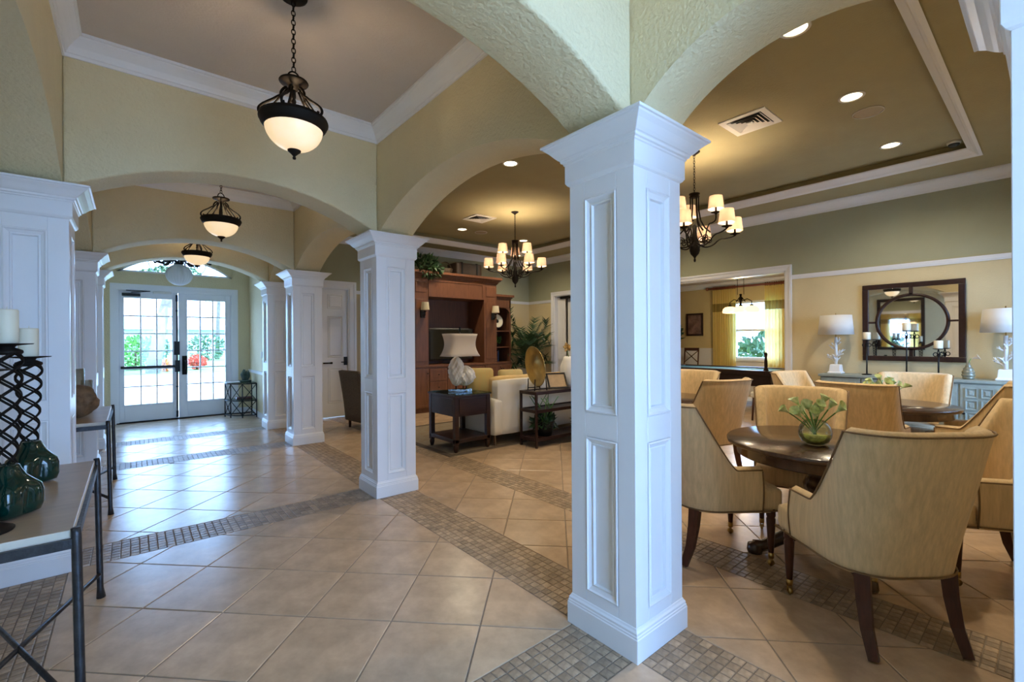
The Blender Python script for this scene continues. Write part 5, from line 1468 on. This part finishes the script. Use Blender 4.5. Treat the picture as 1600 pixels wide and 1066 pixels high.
# ================================================================== GAMES ROOM
t = thing('pool_table', 'dark wood pool table with pale blue cloth in the games room', 'pool table', (0,0,.004))
x0,x1,y0,y1 = 7.95,9.30,3.70,6.40
FELT = mat('blue_pool_cloth', (.10,.25,.30), .8, var=.05)
MB().box(x0+.12,x1-.12,y0+.12,y1-.12,.70,.775).build('playing_bed', FELT, t)
for (a0,a1,c0,c1) in ((x0,x1,y0,y0+.13),(x0,x1,y1-.13,y1),(x0,x0+.13,y0+.13,y1-.13),(x1-.13,x1,y0+.13,y1-.13)):
    b = MB(); b.box(a0,a1,c0,c1,.70,.80); b.build('rail', DARKW, t, bevel=.012)
b = MB(); b.box(x0+.05,x1-.05,y0+.05,y1-.05,.47,.70); b.build('apron', DARKW, t)
for x in (x0+.22,x1-.22):
    for y in (y0+.25,y1-.25): b = MB(); b.sqloft([(.11,.0),(.11,.06),(.07,.09),(.085,.30),(.11,.45),(.12,.48)],(x,y)); b.build('leg', DARKW, t)
t = thing('carved_figure', 'slim dark carved cat figure standing at the end of the pool table', 'figurine', (8.05,3.86,.805))
b = MB(); b.lathe([(.0,.001),(.05,.001),(.05,.02),(.028,.05),(.032,.12),(.03,.20),(.02,.27),(.028,.31),(.034,.34),(.02,.37),(.0,.375)], n=14); b.build('body', DARKW, t)
b = MB(); b.tube([(-.02,.015,.35),(-.028,.02,.395)], [.012,.001], 5); b.tube([(.02,.015,.35),(.028,.02,.395)], [.012,.001], 5); b.build('ears', DARKW, t)
t = thing('pool_table_light', 'bronze three-shade hanging light over the pool table', 'lamp', (8.65,4.62,0))
b = MB(); b.tube([(0,.07,2.46),(0,.07,3.0)], .006, 5); b.tube([(0,-.07,2.46),(0,-.07,3.0)], .006, 5); b.build('rods', BRONZE, t)
b = MB(); b.lathe([(.0,2.16),(.015,2.17),(.03,2.22),(.018,2.28),(.03,2.33),(.05,2.36),(.018,2.42),(.03,2.47),(.0,2.48)], n=12)
b.tube([(0,-.10,2.30),(0,.0,2.44),(0,.10,2.30)], .010, 6); b.build('body', BRONZE, t)
for k, y in enumerate((-.24,.0,.24)):
    b = MB(); b.tube([(0,0,2.30),(0,y*.6,2.36),(0,y,2.30),(0,y,2.22)], .010, 6); b.lathe([(.0,2.20),(.045,2.195),(.04,2.225),(.0,2.24)], c=(0,y,0), n=12); a_ = b.build('arm', BRONZE, t)
    b = MB(); b.lathe([(.05,2.20),(.10,2.19),(.145,2.15),(.16,2.10),(.155,2.06),(.12,2.05)], c=(0,y,0), n=24); b.build('glass_shade', mat('lit_amber_shade', (.9,.7,.45), .4, emit=(1.0,.62,.30), estr=1.3), a_)
point_light('pool_light_bulb', (0,0,1.98), 30, (1.0,.75,.45), .1, t)
# curtains with banded valance
YEL = cloth_mat('sheer_yellow_curtain', (.90,.74,.30), .55); BND = cloth_mat('olive_striped_curtain_band', (.36,.27,.08), .25)
RODM = mat('red_brown_curtain_rod', (.22,.06,.03), .5, var=.2)
b = MB(); b.tube([(10.36,3.9,2.84),(10.36,6.25,2.84)], .028, 10); 
for y in (3.88,6.27): b.lathe([(.0,-.05),(.03,-.04),(.045,0),(.03,.04),(.0,.05)], c=(10.36,y,2.84), n=12)
for y in (4.0, 5.1, 6.15): b.box(10.36,10.5,y-.012,y+.012,2.83,2.86)
o = b.build('curtain_rod', RODM); tag(o, 'red-brown wooden curtain rod over the games room window', 'curtain rod')
def curtain(y0, y1, label):
    t = thing('window_curtain', label, 'curtain', (0,0,0), 0, 'yellow games room curtains')
    def cl(nm, z0, z1, m, off=0.0, n=70):
        rows = []
        for z in [z0+(z1-z0)*j/6 for j in range(7)]:
            rows.append([(10.36-off+.028*sin(i*.9)+.012*sin(i*.37), y0+(y1-y0)*i/n, z) for i in range(n+1)])
        b = MB(); b.grid(rows); b.build(nm, m, t)
    cl('drape', .05, 2.20, YEL); cl('striped_band', 2.20, 2.42, BND, .004); cl('heading', 2.42, 2.80, YEL)
    n = int((y1-y0)/.05)
    for i in range(n):
        b = MB(); y = y0+.025+i*(y1-y0)/n; b.tube([(10.36+.042*cos(a), y, 2.84+.042*sin(a)) for a in [2*pi*k/12 for k in range(12)]], .008, 5, closed=True); b.build('ring', RODM, t)
curtain(5.50,6.12,'left yellow banded curtain panel at the games room window'); curtain(3.95,4.78,'right yellow banded curtain panel beside the doorway casing')
t = thing('framed_picture', 'small dark framed picture on the games room wall', 'picture', (10.478,6.70,1.88))
b = MB(); b.box(-.03,0,-.25,.25,.27,.32); b.box(-.03,0,-.25,.25,-.32,-.27); b.box(-.03,0,-.25,-.20,-.27,.27); b.box(-.03,0,.20,.25,-.27,.27); b.build('frame', DARKW, t)
MB().box(-.012,-.002,-.20,.20,-.27,.27).build('print', mat('rose_grey_print', (.22,.13,.11), .25, var=.5, vscale=5, coat=.5), t)
t = thing('cross_back_chair', 'brown cross-back wooden chair beyond the pool table', 'chair', (9.75,6.55,.004), facing(-1,0))
for x in (-.2,.2):
    b = MB(); b.tube([(x,-.2,.0),(x,-.2,.45),(x,-.27,1.22)], .018, 6); b.build('rear_post', LEGW, t)
    b = MB(); b.tube([(x,.2,.0),(x,.2,.70)], .018, 6); b.build('front_leg', LEGW, t)
b = MB(); b.rbox(-.23,.23,-.22,.23,.68,.74,.02); b.build('seat', SOFA, t)
b = MB(); b.box(-.21,.21,-.285,-.25,1.14,1.22); b.build('top_rail', LEGW, t)
for s_ in (-1,1): b = MB(); b.tube([(-.2*s_,-.235,.82),(.2*s_,-.265,1.15)], .012, 6); b.build('cross_slat', LEGW, t)
t = thing('urn_plant', 'dark leafy plant in a pale urn at the games room wall', 'plant', (10.02,7.1,.004))
b = MB(); b.lathe([(.0,0),(.14,0),(.16,.3),(.10,.6),(.14,1.1),(.16,1.35),(.0,1.33)], n=20); b.build('urn', PORCEL, t)
b = MB(); leaves(b, 160, (0,0,1.65), (.26,.24,.28), .11, 41); stuff(b.build('foliage', LEAF, t))
t = thing('upholstered_stool', 'low cream stool standing in the wide doorway to the games room', 'stool', (6.75,3.33,.004))
b = MB(); b.rbox(-.22,.22,-.22,.22,.40,.52,.04); b.build('seat', SOFA, t)
for x in (-.17,.17):
    for y in (-.17,.17): b = MB(); b.tube([(x,y,.42),(x*1.1,y*1.1,.0)], [.022,.016], 6); b.build('leg', LEGW, t)

# ================================================================== OUTSIDE
CONC = mat('sunlit_concrete', (.55,.53,.50), .9, var=.08, vscale=2); LAWN = mat('lawn', (.10,.20,.04), .9, var=.3, vscale=5)
b = MB(); b.box(-40,40,YD+.15,27,-.2,-.02); struct(b.build('ground_driveway', CONC))
b = MB(); b.box(-60,70,27,90,-.2,0.0); struct(b.build('ground_lawn', LAWN))
b = MB(); b.box(10.65,60,-30,YD+.15,-.2,-.02); struct(b.build('ground_garden', LAWN))
b = MB(); b.box(-40,10.65,-30,YREAR-.2,-.2,-.02); b.box(.3,10.65,YREAR-.2,CY[0]-.25,-.2,-.02); struct(b.build('ground_rear', CONC))
BUSH = mat('bright_bush_leaf', (.10,.26,.05), .7, var=.4, vscale=4, island=.4)
REDF = mat('red_bedding_flowers', (.55,.08,.04), .7, var=.4, island=.3); ORF = mat('orange_bedding_flowers', (.70,.25,.06), .7, var=.4, island=.3)
FARG = mat('far_tree_leaf', (.07,.13,.06), .8, var=.4, island=.4)
def bush(nm, x, y, r, h, m, label, seed, n=500, size=.16):
    t = thing(nm, label, 'bush', (x,y,-.01))
    b = MB(); leaves(b, n, (0,0,h*.5), (r,r,h*.5), size, seed, 1.6); stuff(b.build('foliage', m, t))
    b = MB(); b.tube([(0,0,0),(0,0,h*.5)], .05, 6); b.build('stem', LEGW, t)
bush('round_bush', -1.75,32,1.1,1.9,BUSH,'round bright green bush seen through the left entrance door',51,700)
bush('flower_bed', -.62,29,.55,.6,ORF,'orange flower bed seen through the left entrance door',52,400,.12)
bush('flower_bed', .80,30,.5,.8,REDF,'red flower bed seen through the right entrance door',53,400,.12)
bush('round_bush', -.6,46,1.2,2.0,FARG,'dark round bush left in the right entrance door',54,400,.2)
bush('round_bush', 2.9,45,1.4,2.2,FARG,'dark round bush in the middle of the right entrance door',55,400,.2)
bush('round_bush', 6.6,47,1.5,2.3,FARG,'dark round bush at the right of the right entrance door',56,400,.2)
bush('garden_shrub', 15.5,6.7,1.1,1.75,FARG,'dark green garden shrub outside the games room window',57,500,.2)
def tree(x, y, h, lean, label, seed, tr=.22):
    t = thing('palm_tree', label, 'tree', (x,y,-.01), 0)
    b = MB(); b.tube([(0,0,0),(lean*.4,0,h*.5),(lean,0,h)], [tr,tr*.85,tr*.7], 10); b.build('trunk', mat('palm_bark', (.16,.13,.10), .9, var=.3), t)
    rnd = random.Random(seed); b = MB()
    for k in range(16):
        a = 2*pi*k/16; L_ = h*.36
        p0_ = Vector((lean,0,h)); 
        for i in range(7):
            q = (i+1)/7; c_ = p0_+Vector((cos(a)*L_*q, sin(a)*L_*q, L_*(.55*q-.9*q*q+rnd.uniform(-.05,.05))))
            for s_ in (-1,1):
                d = Vector((-sin(a)*s_, cos(a)*s_, -.5)).normalized()*L_*.28; wv = Vector((cos(a),sin(a),0))*L_*.05
                b.add([c_-wv, c_+wv, c_+d], [(0,1,2)])
    stuff(b.build('crown', FARG, t))
tree(-1.15,28,5.0,.9,'leaning palm tree filling the left entrance door',61,.30)
tree(3.8,47,6.2,.2,'slender palm tree in the middle of the right entrance door',62,.18)
tree(5.9,52,6.6,-.2,'slender palm tree at the right edge of the right entrance door',63,.18)
t = thing('distant_house', 'pale distant house beyond the lawn', 'house', (0,75,0))
b = MB(); b.box(-14,20,0,8,-.1,3.2); b.build('wall', mat('far_house_wall', (.50,.52,.56), .9), t)
b = MB(); b.add([(-15,-1,3.2),(21,-1,3.2),(21,9,3.2),(-15,9,3.2),(-11,4,5.2),(17,4,5.2)], [(0,1,5,4),(1,2,5),(2,3,4,5),(3,0,4)]); b.build('roof', mat('far_house_roof', (.34,.30,.30), .9), t)
